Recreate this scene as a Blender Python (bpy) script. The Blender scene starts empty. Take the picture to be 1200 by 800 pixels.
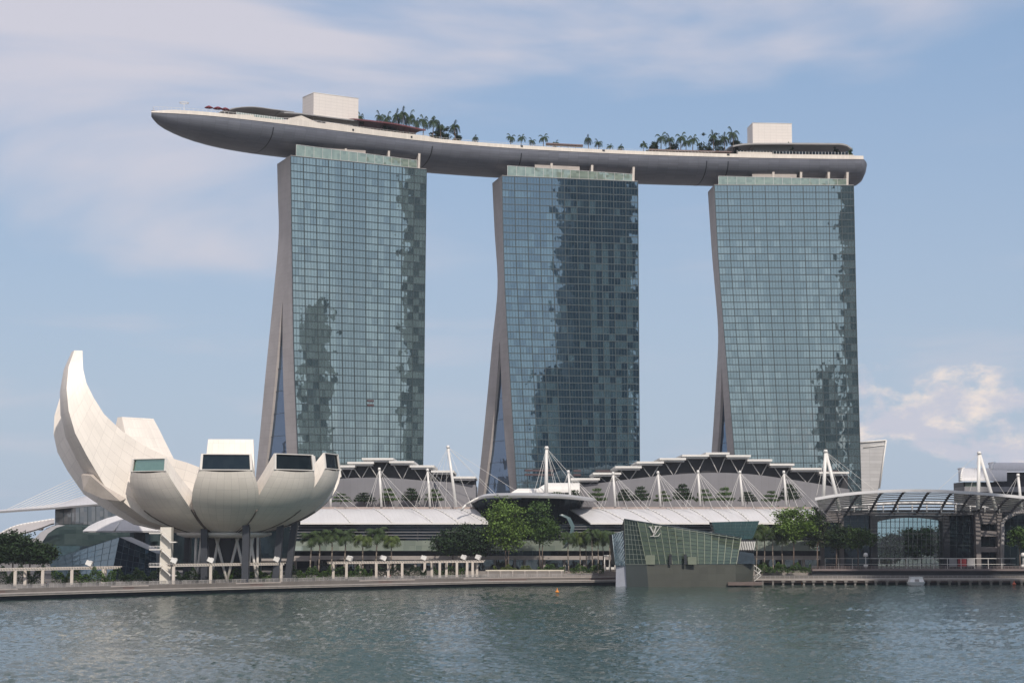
import bpy, math, random
from math import sin, cos, tan, atan, atan2, radians, pi, sqrt, floor
from mathutils import Vector, Matrix
random.seed(7)
R_ = random.random
U_ = random.uniform
S = bpy.context.scene
COL = S.collection

# ------------------------------------------------------------------ camera
H_EYE, F, PITCH = 20.0, 2195.0, radians(5.85)
cam_d = bpy.data.cameras.new('camera'); cam = bpy.data.objects.new('camera', cam_d); COL.objects.link(cam)
cam.location = (0, 0, H_EYE); cam.rotation_euler = (pi/2 + PITCH, 0, 0)
cam_d.sensor_fit = 'HORIZONTAL'; cam_d.sensor_width = 36.0; cam_d.lens = 36.0*F/1200.0
cam_d.clip_start = 1.0; cam_d.clip_end = 30000
S.camera = cam

# ------------------------------------------------------------------ sun and sky
SUN_EL, SUN_AZ = radians(39), Vector((0.34, -0.94))
W = bpy.data.worlds.new('World'); S.world = W; W.use_nodes = True
sun_d = bpy.data.lights.new('sun', 'SUN'); sun_d.energy = 3.5; sun_d.angle = radians(0.8); sun_d.color = (1.0, .90, .80)
sun = bpy.data.objects.new('sun', sun_d); COL.objects.link(sun)
sd = Vector((SUN_AZ.x*cos(SUN_EL), SUN_AZ.y*cos(SUN_EL), sin(SUN_EL))).normalized()
sun.rotation_euler = sd.to_track_quat('Z', 'Y').to_euler()
S.view_settings.view_transform = 'Standard'; S.view_settings.look = 'None'
S.view_settings.exposure = 0.0; S.view_settings.gamma = 1.0; S.view_settings.use_curve_mapping = False
S.render.engine = 'CYCLES'
S.cycles.max_bounces = 6; S.cycles.glossy_bounces = 3; S.cycles.diffuse_bounces = 2; S.cycles.transparent_max_bounces = 8
S.cycles.caustics_reflective = False; S.cycles.caustics_refractive = False
S.cycles.use_denoising = True

def world():
    nt = W.node_tree; N = nt.nodes; L = nt.links; N.clear()
    out = N.new('ShaderNodeOutputWorld'); bg = N.new('ShaderNodeBackground'); bg.inputs['Strength'].default_value = 0.106
    sky = N.new('ShaderNodeTexSky'); sky.sky_type = 'NISHITA'; sky.sun_disc = False
    sky.sun_elevation = SUN_EL; sky.sun_rotation = atan2(SUN_AZ.x, SUN_AZ.y)
    sky.air_density = 1.0; sky.dust_density = 1.4; sky.ozone_density = 2.2; sky.altitude = 0
    tc = N.new('ShaderNodeTexCoord')
    def mapping(sx, sy, sz, lx=0, ly=0, lz=0, rot=(0, 0, 0)):
        m = N.new('ShaderNodeMapping'); m.inputs['Scale'].default_value = (sx, sy, sz); m.inputs['Location'].default_value = (lx, ly, lz)
        m.inputs['Rotation'].default_value = rot
        L.new(tc.outputs['Generated'], m.inputs[0]); return m
    def math_(op, a, b=None, c=None):
        m = N.new('ShaderNodeMath'); m.operation = op
        for i, v in enumerate((a, b, c)):
            if v is None: continue
            if isinstance(v, (int, float)): m.inputs[i].default_value = v
            else: L.new(v, m.inputs[i])
        return m.outputs[0]
    def rng(v, a, b, c=0., d=1.):
        m = N.new('ShaderNodeMapRange'); m.interpolation_type = 'SMOOTHSTEP'
        L.new(v, m.inputs[0]); m.inputs[1].default_value = a; m.inputs[2].default_value = b; m.inputs[3].default_value = c; m.inputs[4].default_value = d
        return m.outputs[0]
    def noise(m, s, det=6, rough=.55, dist=0.):
        n = N.new('ShaderNodeTexNoise'); n.inputs['Scale'].default_value = s; n.inputs['Detail'].default_value = det
        n.inputs['Roughness'].default_value = rough; n.inputs['Distortion'].default_value = dist; L.new(m.outputs[0], n.inputs[0]); return n.outputs[0]
    sep = N.new('ShaderNodeSeparateXYZ'); L.new(tc.outputs['Generated'], sep.inputs[0])
    X, Y, Z = sep.outputs
    def mixc(f, a, b):
        m = N.new('ShaderNodeMix'); m.data_type = 'RGBA'
        if isinstance(f, (int, float)): m.inputs[0].default_value = f
        else: L.new(f, m.inputs[0])
        for k, v in ((6, a), (7, b)):
            if isinstance(v, tuple): m.inputs[k].default_value = (*v, 1)
            else: L.new(v, m.inputs[k])
        return m.outputs[2]
    # humid air: the blue is muted everywhere
    base = mixc(.62, sky.outputs[0], (2.9, 4.35, 6.6))
    # low haze band
    base = mixc(rng(math_('ABSOLUTE', Z), 0.0, .30, .62, 0.), base, (4.9, 5.6, 6.6))
    # thin high veil, denser towards upper left
    v = noise(mapping(1.6, 1.6, 6.0, .7, .1, .35, (0, radians(6), 0)), 1.7, 6, .5, .5)
    bias = math_('ADD', math_('MULTIPLY', X, -.55), math_('MULTIPLY', math_('SUBTRACT', Z, .21), 1.1))
    veil = rng(math_('ADD', v, bias), .49, .72, 0., .74)
    base = mixc(veil, base, (7.2, 6.65, 7.0))
    # faint streaks low on both sides
    v2 = noise(mapping(2.5, 2.5, 16.0, 3.1, 0, 1.7), 2.6, 6, .5, .3)
    st = math_('MULTIPLY', rng(v2, .52, .75, 0., .32), rng(Z, .26, .05, 0., 1.))
    base = mixc(st, base, (6.4, 6.1, 6.7))
    # cumulus bank low on the right
    dx = math_('DIVIDE', math_('SUBTRACT', X, .270), .105); dz = math_('DIVIDE', math_('SUBTRACT', Z, .060), .036)
    d = math_('ADD', math_('MULTIPLY', dx, dx), math_('MULTIPLY', dz, dz))
    c = noise(mapping(9, 9, 16, .3, .2, .0), 2.4, 9, .6, .2)
    cm = rng(math_('ADD', c, math_('MULTIPLY', d, -.17)), .36, .50, 0., .75)
    c2 = noise(mapping(9, 9, 18, .3, .2, .03), 3.0, 8, .6, .1)
    ccol = mixc(rng(c2, .44, .66), (6.0, 5.9, 6.7), (10.2, 8.5, 7.2))
    base = mixc(cm, base, ccol)
    L.new(base, bg.inputs['Color']); L.new(bg.outputs[0], out.inputs[0])
world()

# ------------------------------------------------------------------ measuring helpers
CP, SP = cos(PITCH), sin(PITCH)
def zat(py, Y):
    return H_EYE + Y*tan(PITCH - atan((py-400.0)/F))
def xat(px, Y, z):
    return (px-600.0)/F*(Y*CP + (z-H_EYE)*SP)
def P(px, py, Y):
    z = zat(py, Y); return Vector((xat(px, Y, z), Y, z))
def PG(px, Y, z):
    return Vector((xat(px, Y, z), Y, z))
def lerp(a, b, t): return a + (b-a)*t
def table(tab, x):
    if x <= tab[0][0]: return tab[0][1]
    for (a, fa), (b, fb) in zip(tab, tab[1:]):
        if x <= b: return fa + (fb-fa)*(x-a)/(b-a)
    return tab[-1][1]
def smooth_table(tab, x):
    if x <= tab[0][0]: return tab[0][1]
    n = len(tab)
    for i in range(n-1):
        a, fa = tab[i]; b, fb = tab[i+1]
        if x <= b:
            t = (x-a)/(b-a)
            m0 = (fb-(tab[i-1][1] if i else fa))/(b-(tab[i-1][0] if i else a))*(b-a)
            m1 = ((tab[i+2][1] if i+2 < n else fb)-fa)/((tab[i+2][0] if i+2 < n else b)-a)*(b-a)
            return (2*t**3-3*t*t+1)*fa+(t**3-2*t*t+t)*m0+(-2*t**3+3*t*t)*fb+(t**3-t*t)*m1
    return tab[-1][1]

# ------------------------------------------------------------------ materials
MAT = {}
def nodes_of(name):
    m = bpy.data.materials.new(name); m.use_nodes = True; nt = m.node_tree
    return m, nt, nt.nodes, nt.links, nt.nodes['Principled BSDF']
def mat(name, col, rough=.6, var=.12, scale=.3, metal=0., spec=.5, bump=0., streak=False):
    """painted / mineral surface with soft blotches and weather variation"""
    if name in MAT: return MAT[name]
    m, nt, N, L, b = nodes_of(name)
    tc = N.new('ShaderNodeTexCoord'); mp = N.new('ShaderNodeMapping'); L.new(tc.outputs['Object'], mp.inputs[0])
    if streak: mp.inputs['Scale'].default_value = (1, 1, .12)
    n = N.new('ShaderNodeTexNoise'); n.inputs['Scale'].default_value = scale; n.inputs['Detail'].default_value = 8; n.inputs['Roughness'].default_value = .6
    L.new(mp.outputs[0], n.inputs[0])
    r = N.new('ShaderNodeMapRange'); L.new(n.outputs[0], r.inputs[0]); r.inputs[1].default_value = .3; r.inputs[2].default_value = .7
    r.inputs[3].default_value = 1-var; r.inputs[4].default_value = 1+var
    mx = N.new('ShaderNodeVectorMath'); mx.operation = 'SCALE'; mx.inputs[0].default_value = col; L.new(r.outputs[0], mx.inputs['Scale'])
    L.new(mx.outputs[0], b.inputs['Base Color'])
    b.inputs['Roughness'].default_value = rough; b.inputs['Metallic'].default_value = metal; b.inputs['Specular IOR Level'].default_value = spec
    if bump:
        bp = N.new('ShaderNodeBump'); bp.inputs['Strength'].default_value = bump; bp.inputs['Distance'].default_value = .2
        L.new(n.outputs[0], bp.inputs['Height']); L.new(bp.outputs[0], b.inputs['Normal'])
    MAT[name] = m; return m
def panel_mat(name, col, pw, ph, line=.75, rough=.5, var=.10, lw=.04, metal=0., planes='xz', spec=.5, tile=.06):
    """surface divided into panels: dark joints plus a slightly different tone per panel. uses UV in metres"""
    if name in MAT: return MAT[name]
    m, nt, N, L, b = nodes_of(name)
    uv = N.new('ShaderNodeUVMap'); uv.uv_map = 'UVMap'
    br = N.new('ShaderNodeTexBrick'); br.offset = 0.0; br.inputs['Scale'].default_value = 1.0
    br.inputs['Brick Width'].default_value = pw; br.inputs['Row Height'].default_value = ph
    br.inputs['Mortar Size'].default_value = lw; br.inputs['Mortar Smooth'].default_value = .2; br.inputs['Bias'].default_value = 0
    c = Vector(col)
    br.inputs['Color1'].default_value = (*(c*(1-tile)), 1); br.inputs['Color2'].default_value = (*(c*(1+tile)), 1)
    br.inputs['Mortar'].default_value = (*(c*line), 1)
    L.new(uv.outputs[0], br.inputs[0])
    tc = N.new('ShaderNodeTexCoord'); n = N.new('ShaderNodeTexNoise'); n.inputs['Scale'].default_value = .12; n.inputs['Detail'].default_value = 8
    L.new(tc.outputs['Object'], n.inputs[0])
    r = N.new('ShaderNodeMapRange'); L.new(n.outputs[0], r.inputs[0]); r.inputs[1].default_value = .3; r.inputs[2].default_value = .7
    r.inputs[3].default_value = 1-var; r.inputs[4].default_value = 1+var
    mx = N.new('ShaderNodeVectorMath'); mx.operation = 'SCALE'; L.new(br.outputs[0], mx.inputs[0]); L.new(r.outputs[0], mx.inputs['Scale'])
    L.new(mx.outputs[0], b.inputs['Base Color'])
    b.inputs['Roughness'].default_value = rough; b.inputs['Metallic'].default_value = metal; b.inputs['Specular IOR Level'].default_value = spec
    bp = N.new('ShaderNodeBump'); bp.inputs['Strength'].default_value = .3; bp.inputs['Distance'].default_value = .05; bp.invert = True
    L.new(br.outputs['Fac'], bp.inputs['Height']); L.new(bp.outputs[0], b.inputs['Normal'])
    MAT[name] = m; return m
def pane_mat(name, dark, curtain, refl=.4, tint=(.85, .95, 1.), wob=.03, rough=.02):
    """reflective glazing: per-pane colour attribute 'pane' (R: how far the curtain is drawn, G/B: tilt of the pane)"""
    if name in MAT: return MAT[name]
    m, nt, N, L, b = nodes_of(name)
    N.remove(b); out = N['Material Output']
    at = N.new('ShaderNodeAttribute'); at.attribute_name = 'pane'
    sp = N.new('ShaderNodeSeparateColor'); L.new(at.outputs['Color'], sp.inputs[0])
    mix = N.new('ShaderNodeMix'); mix.data_type = 'RGBA'; L.new(sp.outputs[0], mix.inputs[0])
    mix.inputs[6].default_value = (*dark, 1); mix.inputs[7].default_value = (*curtain, 1)
    # slow ripple of the glass sheet + tilt per pane
    geo = N.new('ShaderNodeNewGeometry'); tc = N.new('ShaderNodeTexCoord')
    n = N.new('ShaderNodeTexNoise'); n.inputs['Scale'].default_value = .20; n.inputs['Detail'].default_value = 3; L.new(tc.outputs['Object'], n.inputs[0])
    s1 = N.new('ShaderNodeVectorMath'); s1.operation = 'SUBTRACT'; L.new(n.outputs['Color'], s1.inputs[0]); s1.inputs[1].default_value = (.5, .5, .5)
    s2 = N.new('ShaderNodeVectorMath'); s2.operation = 'SCALE'; L.new(s1.outputs[0], s2.inputs[0]); s2.inputs['Scale'].default_value = wob*2.6
    cb = N.new('ShaderNodeCombineXYZ')
    for i, o in ((0, 1), (2, 2)):
        q = N.new('ShaderNodeMath'); q.operation = 'SUBTRACT'; L.new(sp.outputs[o], q.inputs[0]); q.inputs[1].default_value = .5
        w = N.new('ShaderNodeMath'); w.operation = 'MULTIPLY'; L.new(q.outputs[0], w.inputs[0]); w.inputs[1].default_value = wob*.45
        L.new(w.outputs[0], cb.inputs[i])
    a1 = N.new('ShaderNodeVectorMath'); a1.operation = 'ADD'; L.new(geo.outputs['Normal'], a1.inputs[0]); L.new(s2.outputs[0], a1.inputs[1])
    a2 = N.new('ShaderNodeVectorMath'); a2.operation = 'ADD'; L.new(a1.outputs[0], a2.inputs[0]); L.new(cb.outputs[0], a2.inputs[1])
    nm = N.new('ShaderNodeVectorMath'); nm.operation = 'NORMALIZE'; L.new(a2.outputs[0], nm.inputs[0])
    df = N.new('ShaderNodeBsdfDiffuse'); L.new(mix.outputs[2], df.inputs[0])
    gl = N.new('ShaderNodeBsdfGlossy'); gl.inputs['Color'].default_value = (*tint, 1); gl.inputs['Roughness'].default_value = rough
    L.new(nm.outputs[0], gl.inputs['Normal'])
    fr = N.new('ShaderNodeFresnel'); fr.inputs[0].default_value = 1.5
    ad = N.new('ShaderNodeMath'); ad.operation = 'ADD'; ad.use_clamp = True; L.new(fr.outputs[0], ad.inputs[0]); ad.inputs[1].default_value = refl
    ms = N.new('ShaderNodeMixShader'); L.new(ad.outputs[0], ms.inputs[0]); L.new(df.outputs[0], ms.inputs[1]); L.new(gl.outputs[0], ms.inputs[2])
    L.new(ms.outputs[0], out.inputs[0])
    MAT[name] = m; return m
def clear_glass(name, tint=(.8, .95, .9), refl=.12):
    if name in MAT: return MAT[name]
    m, nt, N, L, b = nodes_of(name); N.remove(b); out = N['Material Output']
    tr = N.new('ShaderNodeBsdfTransparent'); tr.inputs[0].default_value = (*tint, 1)
    gl = N.new('ShaderNodeBsdfGlossy'); gl.inputs['Roughness'].default_value = .02
    fr = N.new('ShaderNodeFresnel'); fr.inputs[0].default_value = 1.5
    ad = N.new('ShaderNodeMath'); ad.operation = 'ADD'; ad.use_clamp = True; L.new(fr.outputs[0], ad.inputs[0]); ad.inputs[1].default_value = refl-.04
    tc = N.new('ShaderNodeTexCoord'); n = N.new('ShaderNodeTexNoise'); n.inputs['Scale'].default_value = .4; L.new(tc.outputs['Object'], n.inputs[0])
    bp = N.new('ShaderNodeBump'); bp.inputs['Strength'].default_value = .1; L.new(n.outputs[0], bp.inputs['Height']); L.new(bp.outputs[0], gl.inputs['Normal'])
    ms = N.new('ShaderNodeMixShader'); L.new(ad.outputs[0], ms.inputs[0]); L.new(tr.outputs[0], ms.inputs[1]); L.new(gl.outputs[0], ms.inputs[2])
    L.new(ms.outputs[0], out.inputs[0]); MAT[name] = m; return m
def leaf_mat(name, col, var=.35):
    if name in MAT: return MAT[name]
    m, nt, N, L, b = nodes_of(name)
    tc = N.new('ShaderNodeTexCoord'); n = N.new('ShaderNodeTexNoise'); n.inputs['Scale'].default_value = .7; n.inputs['Detail'].default_value = 5
    L.new(tc.outputs['Object'], n.inputs[0])
    r = N.new('ShaderNodeMapRange'); L.new(n.outputs[0], r.inputs[0]); r.inputs[1].default_value = .3; r.inputs[2].default_value = .7
    r.inputs[3].default_value = 1-var; r.inputs[4].default_value = 1+var
    mx = N.new('ShaderNodeVectorMath'); mx.operation = 'SCALE'; mx.inputs[0].default_value = col; L.new(r.outputs[0], mx.inputs['Scale'])
    L.new(mx.outputs[0], b.inputs['Base Color']); b.inputs['Roughness'].default_value = .6; b.inputs['Specular IOR Level'].default_value = .25
    MAT[name] = m; return m

# ------------------------------------------------------------------ mesh builder
class MB:
    def __init__(s): s.v = []; s.f = []; s.uv = []; s.sm = []; s.pane = None
    def face(s, pts, uv=None, smooth=False):
        n = len(s.v); s.v += [Vector(p) for p in pts]; s.f.append(list(range(n, n+len(pts))))
        if uv is None:
            a = Vector(pts[1])-Vector(pts[0]); c = Vector(pts[-1])-Vector(pts[0])
            uv = [(0, 0), (a.length, 0), (a.length, c.length), (0, c.length)][:len(pts)] if len(pts) == 4 else [(Vector(p).x, Vector(p).z) for p in pts]
        s.uv.append(uv); s.sm.append(smooth); return s
    def grid(s, rows, smooth=True, closed_u=False, uvs=None):
        """rows: list of equal-length point lists, shared vertices"""
        n0 = len(s.v); nr, nc = len(rows), len(rows[0])
        for r in rows: s.v += [Vector(p) for p in r]
        us = [0.0]
        mid = rows[nr//2]
        for j in range(1, nc): us.append(us[-1]+(Vector(mid[j])-Vector(mid[j-1])).length)
        us.append(us[-1]+(Vector(mid[0])-Vector(mid[-1])).length)
        vs = [0.0]
        for i in range(1, nr):
            k = nc//2; vs.append(vs[-1]+(Vector(rows[i][k])-Vector(rows[i-1][k])).length)
        for i in range(nr-1):
            for j in range(nc if closed_u else nc-1):
                k = (j+1) % nc
                s.f.append([n0+i*nc+j, n0+i*nc+k, n0+(i+1)*nc+k, n0+(i+1)*nc+j])
                s.uv.append([(us[j], vs[i]), (us[j+1], vs[i]), (us[j+1], vs[i+1]), (us[j], vs[i+1])]); s.sm.append(smooth)
        return s
    def box(s, c, d, rz=0., M=None):
        """c: centre, d: full sizes"""
        Rm = Matrix.Rotation(rz, 3, 'Z') if M is None else M
        c = Vector(c); x, y, z = d[0]/2, d[1]/2, d[2]/2
        p = [c+Rm@Vector((a*x, b*y, e*z)) for e in (-1, 1) for a, b in ((-1, -1), (1, -1), (1, 1), (-1, 1))]
        for q in ((0, 1, 5, 4), (1, 2, 6, 5), (2, 3, 7, 6), (3, 0, 4, 7), (4, 5, 6, 7), (3, 2, 1, 0)): s.face([p[i] for i in q])
        return s
    def hexa(s, b4, t4):
        p = [Vector(q) for q in b4]+[Vector(q) for q in t4]
        for q in ((0, 1, 5, 4), (1, 2, 6, 5), (2, 3, 7, 6), (3, 0, 4, 7), (4, 5, 6, 7), (3, 2, 1, 0)): s.face([p[i] for i in q])
        return s
    def prism(s, poly, z0, z1):
        """vertical prism over plan polygon (list of (x,y))"""
        n = len(poly)
        s.face([(x, y, z1) for x, y in poly], uv=[(x, y) for x, y in poly])
        s.face([(x, y, z0) for x, y in reversed(poly)], uv=[(x, y) for x, y in reversed(poly)])
        for i in range(n):
            a, b = poly[i], poly[(i+1) % n]
            s.face([(a[0], a[1], z0), (b[0], b[1], z0), (b[0], b[1], z1), (a[0], a[1], z1)])
        return s
    def extrude(s, pts, d):
        """closed slab: planar outline pts swept by vector d"""
        d = Vector(d); a = [Vector(p) for p in pts]; b = [p+d for p in a]; n = len(a)
        s.face(a); s.face(list(reversed(b)))
        for i in range(n):
            j = (i+1) % n; s.face([a[j], a[i], b[i], b[j]])
        return s
    def tube(s, p0, p1, r0, r1=None, n=6, cap=True, smooth=True):
        p0, p1 = Vector(p0), Vector(p1); r1 = r0 if r1 is None else r1
        d = (p1-p0); 
        if d.length < 1e-6: return s
        d.normalize(); a = d.orthogonal().normalized(); b = d.cross(a)
        k = len(s.v)
        for p, r in ((p0, r0), (p1, r1)):
            for i in range(n):
                t = 2*pi*i/n; s.v.append(p+a*(cos(t)*r)+b*(sin(t)*r))
        for i in range(n):
            j = (i+1) % n; s.f.append([k+i, k+j, k+n+j, k+n+i]); s.uv.append([(0, 0), (1, 0), (1, 1), (0, 1)]); s.sm.append(smooth)
        if cap:
            s.f.append([k+i for i in reversed(range(n))]); s.uv.append([(0, 0)]*n); s.sm.append(False)
            s.f.append([k+n+i for i in range(n)]); s.uv.append([(0, 0)]*n); s.sm.append(False)
        return s
    def path(s, pts, r, n=6):
        for a, b in zip(pts, pts[1:]): s.tube(a, b, r, n=n)
        return s
    def lathe(s, prof, c, n=16, smooth=True):
        c = Vector(c)
        rows = [[c+Vector((r*cos(2*pi*j/n), r*sin(2*pi*j/n), z)) for j in range(n)] for r, z in prof]
        return s.grid(rows, smooth, closed_u=True)
    def build(s, name, m, parent=None, origin=None, **props):
        me = bpy.data.meshes.new(name)
        off = Vector(origin) if origin is not None else (root_loc(parent) if parent else Vector((0, 0, 0)))
        me.from_pydata([tuple(v-off) for v in s.v], [], s.f)
        ul = me.uv_layers.new(name='UVMap'); flat = [c for f in s.uv for p in f for c in p]
        ul.data.foreach_set('uv', flat)
        me.polygons.foreach_set('use_smooth', s.sm)
        if s.pane:
            at = me.color_attributes.new('pane', 'FLOAT_COLOR', 'CORNER')
            arr = []
            for f, c in zip(s.f, s.pane): arr += [*c, 1.0]*len(f)
            at.data.foreach_set('color', arr)
        me.materials.append(m)
        me.validate(); me.update()
        o = bpy.data.objects.new(name, me); COL.objects.link(o)
        if parent: o.parent = parent
        elif origin is not None: o.location = origin
        for k, v in props.items(): o[k] = v
        return o
def root_loc(o):
    l = Vector((0, 0, 0))
    while o is not None: l = l + o.location; o = o.parent
    return l
def thing(name, label, cat, loc, group=None):
    o = bpy.data.objects.new(name, None); COL.objects.link(o); o.location = loc; o.empty_display_size = 1
    o['label'] = label; o['category'] = cat
    if group: o['group'] = group
    return o
def one(mb, name, m, label, cat, loc, group=None):
    o = mb.build(name, m, origin=loc); o['label'] = label; o['category'] = cat
    if group: o['group'] = group
    return o
def copy_thing(src, loc, label, rz=0., sc=(1, 1, 1), group=None):
    def rec(o, par):
        c = o.copy(); COL.objects.link(c)
        if par is not None: c.parent = par
        for ch in list(o.children): rec(ch, c)
        return c
    r = rec(src, None); r.location = loc; r.rotation_euler = (0, 0, rz); r.scale = sc; r['label'] = label
    if group: r['group'] = group
    return r
def glassgrid(rows, fn=None):
    """rows of points -> one face per pane with pane attribute"""
    mb = MB(); mb.pane = []
    nr, nc = len(rows), len(rows[0])
    for i in range(nr-1):
        for j in range(nc-1):
            mb.face([rows[i][j], rows[i][j+1], rows[i+1][j+1], rows[i+1][j]])
            c = fn(j, i) if fn else 0.
            mb.pane.append((c, R_(), R_()))
    return mb
def bil(a, b, c, d, nu, nv):
    """bilinear rows from corners a(bl) b(br) c(tr) d(tl)"""
    a, b, c, d = map(Vector, (a, b, c, d))
    return [[(a*(1-u)+b*u)*(1-v)+(d*(1-u)+c*u)*v for u in [j/nu for j in range(nu+1)]] for v in [i/nv for i in range(nv+1)]]
def mullions(mb, rows, r=.1, push=None, every=(1, 1)):
    push = Vector(push or (0, 0, 0))
    nr, nc = len(rows), len(rows[0])
    for i in range(0, nr, every[1]): 
        mb.tube(rows[i][0]+push, rows[i][-1]+push, r, n=4, smooth=False)
    for j in range(0, nc, every[0]): mb.tube(rows[0][j]+push, rows[-1][j]+push, r, n=4, smooth=False)
    return mb

M_CONC = panel_mat('concrete_panels', (.46, .43, .415), 6.0, 3.47, .86, .7, .08, .10, tile=.025)
M_MULL = mat('dark_mullion', (.035, .055, .062), .5, .1)
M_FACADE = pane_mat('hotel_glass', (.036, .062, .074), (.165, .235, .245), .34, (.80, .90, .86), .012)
M_FACADE2 = pane_mat('hotel_glass_city_dark', (.006, .022, .040), (.075, .135, .165), .25, (.64, .82, .92), .012)  # darker, bluer base stands in for the reflected office towers
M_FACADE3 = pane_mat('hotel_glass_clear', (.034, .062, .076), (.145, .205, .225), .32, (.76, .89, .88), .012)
M_DARKGLASS = pane_mat('dark_glazing', (.006, .012, .017), (.035, .05, .052), .04, (.26, .33, .38), .03)
M_ATRIUM = pane_mat('atrium_glass', (.014, .028, .042), (.05, .08, .10), .10, (.16, .22, .30), .05)
M_CROWN = pane_mat('crown_glass', (.17, .215, .185), (.27, .33, .27), .14, (.8, .95, .88), .05)
M_WHITE = mat('white_paint', (.70, .69, .66), .45, .06, .2)
M_STEEL = mat('white_steel', (.74, .73, .70), .35, .05, .2)
M_CREAM = panel_mat('cream_cladding', (.62, .57, .50), 3.0, 1.2, .86, .5, .06, .05)
M_ROOF = panel_mat('white_roof_sheet', (.55, .55, .56), 1.6, 40., .90, .45, .05, .06, tile=.02)
M_GREYWALL = panel_mat('grey_hall_wall', (.20, .20, .215), 3.2, 60., .88, .55, .06, .08, tile=.03)
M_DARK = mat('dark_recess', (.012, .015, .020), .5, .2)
M_STONE = mat('grey_stone', (.22, .20, .185), .7, .12, .4)
M_DECK = mat('deck_boards', (.23, .20, .18), .75, .15, .8)
M_FASC = mat('deck_fascia', (.33, .30, .275), .7, .14, .5, streak=True)
M_TIMBER = mat('weathered_edge', (.13, .10, .09), .8, .15, .6)

# ------------------------------------------------------------------ setting: water, land, quay
SHORE = [(-300, 500), (-60, 562), (0, 577), (150, 616), (300, 655), (450, 693), (580, 728), (726, 748)]
def shore_xy(px, off=0.):
    Y = table(SHORE, px)+off; return Vector((xat(px, Y, 0), Y))
def water():
    import numpy as np
    m, nt, N, L, b = nodes_of('bay_water')
    b.inputs['Base Color'].default_value = (.024, .056, .047, 1); b.inputs['Roughness'].default_value = .06; b.inputs['IOR'].default_value = 1.33
    tc = N.new('ShaderNodeTexCoord')
    mp = N.new('ShaderNodeMapping'); mp.inputs['Scale'].default_value = (.8, 1, 1); L.new(tc.outputs['Object'], mp.inputs[0])
    n = N.new('ShaderNodeTexNoise'); n.inputs['Scale'].default_value = 1.6; n.inputs['Detail'].default_value = 4; L.new(mp.outputs[0], n.inputs[0])
    b1 = N.new('ShaderNodeBump'); b1.inputs['Distance'].default_value = .25; b1.inputs['Strength'].default_value = .6
    L.new(n.outputs[0], b1.inputs['Height']); L.new(b1.outputs[0], b.inputs['Normal'])
    mb = MB(); mb.face([(-6000, -1500, -.6), (6000, -1500, -.6), (6000, 9000, -.6), (-6000, 9000, -.6)])
    mb.build('bay_bed_water', m, kind='structure')
    # wind chop as real relief, finer near the camera
    ys = [120.]
    while ys[-1] < 790: ys.append(ys[-1]+max(.55, ys[-1]**2/95000.))
    ys = np.array(ys); nc = 620; us = np.linspace(-1, 1, nc)
    Y = np.repeat(ys[:, None], nc, 1); X = us[None, :]*(45+.34*ys[:, None])
    rng = np.random.default_rng(5); Zh = np.zeros_like(X)
    # patches of stronger and weaker wind
    patch = np.zeros_like(X)
    for _ in range(14):
        a = rng.uniform(-.5, .5)+pi/2; k = 2*pi/rng.uniform(45, 190); patch += np.sin((X*cos(a)*.6+Y*sin(a))*k+rng.uniform(0, 6.28))
    patch = .78+.22*np.clip(patch/3.0, -1, 1)
    for lam0, lam1, amp, cnt in ((11, 20, .030, 6), (5, 9, .024, 12), (2.4, 4.6, .028, 24), (1.3, 2.2, .020, 26)):
        for _ in range(cnt):
            lam = rng.uniform(lam0, lam1); a = radians(62)+rng.normal(0, .55); k = 2*pi/lam; ph = rng.uniform(0, 6.28)
            q = (X*cos(a)+Y*sin(a))*k+ph+.9*np.sin((X*.11+Y*.07)/lam*3+ph*2)
            Zh += amp*rng.uniform(.6, 1.3)*(1-2*np.abs(np.sin(q/2)))*.9
    Zh *= patch
    co = np.stack([X, Y, Zh], -1).reshape(-1, 3); nr = len(ys)
    i = np.arange(nr-1)[:, None]*nc+np.arange(nc-1)[None, :]
    fc = np.stack([i, i+1, i+nc+1, i+nc], -1).reshape(-1, 4)
    me = bpy.data.meshes.new('bay_water'); me.vertices.add(len(co)); me.vertices.foreach_set('co', co.ravel().astype('f'))
    me.loops.add(fc.size); me.loops.foreach_set('vertex_index', fc.ravel().astype('i')); me.polygons.add(len(fc))
    me.polygons.foreach_set('loop_start', (np.arange(len(fc))*4).astype('i')); me.polygons.foreach_set('loop_total', np.full(len(fc), 4, 'i'))
    me.update(calc_edges=True); me.polygons.foreach_set('use_smooth', [True]*len(fc)); me.materials.append(m)
    o = bpy.data.objects.new('bay_water', me); COL.objects.link(o); o['kind'] = 'structure'
water()
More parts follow.
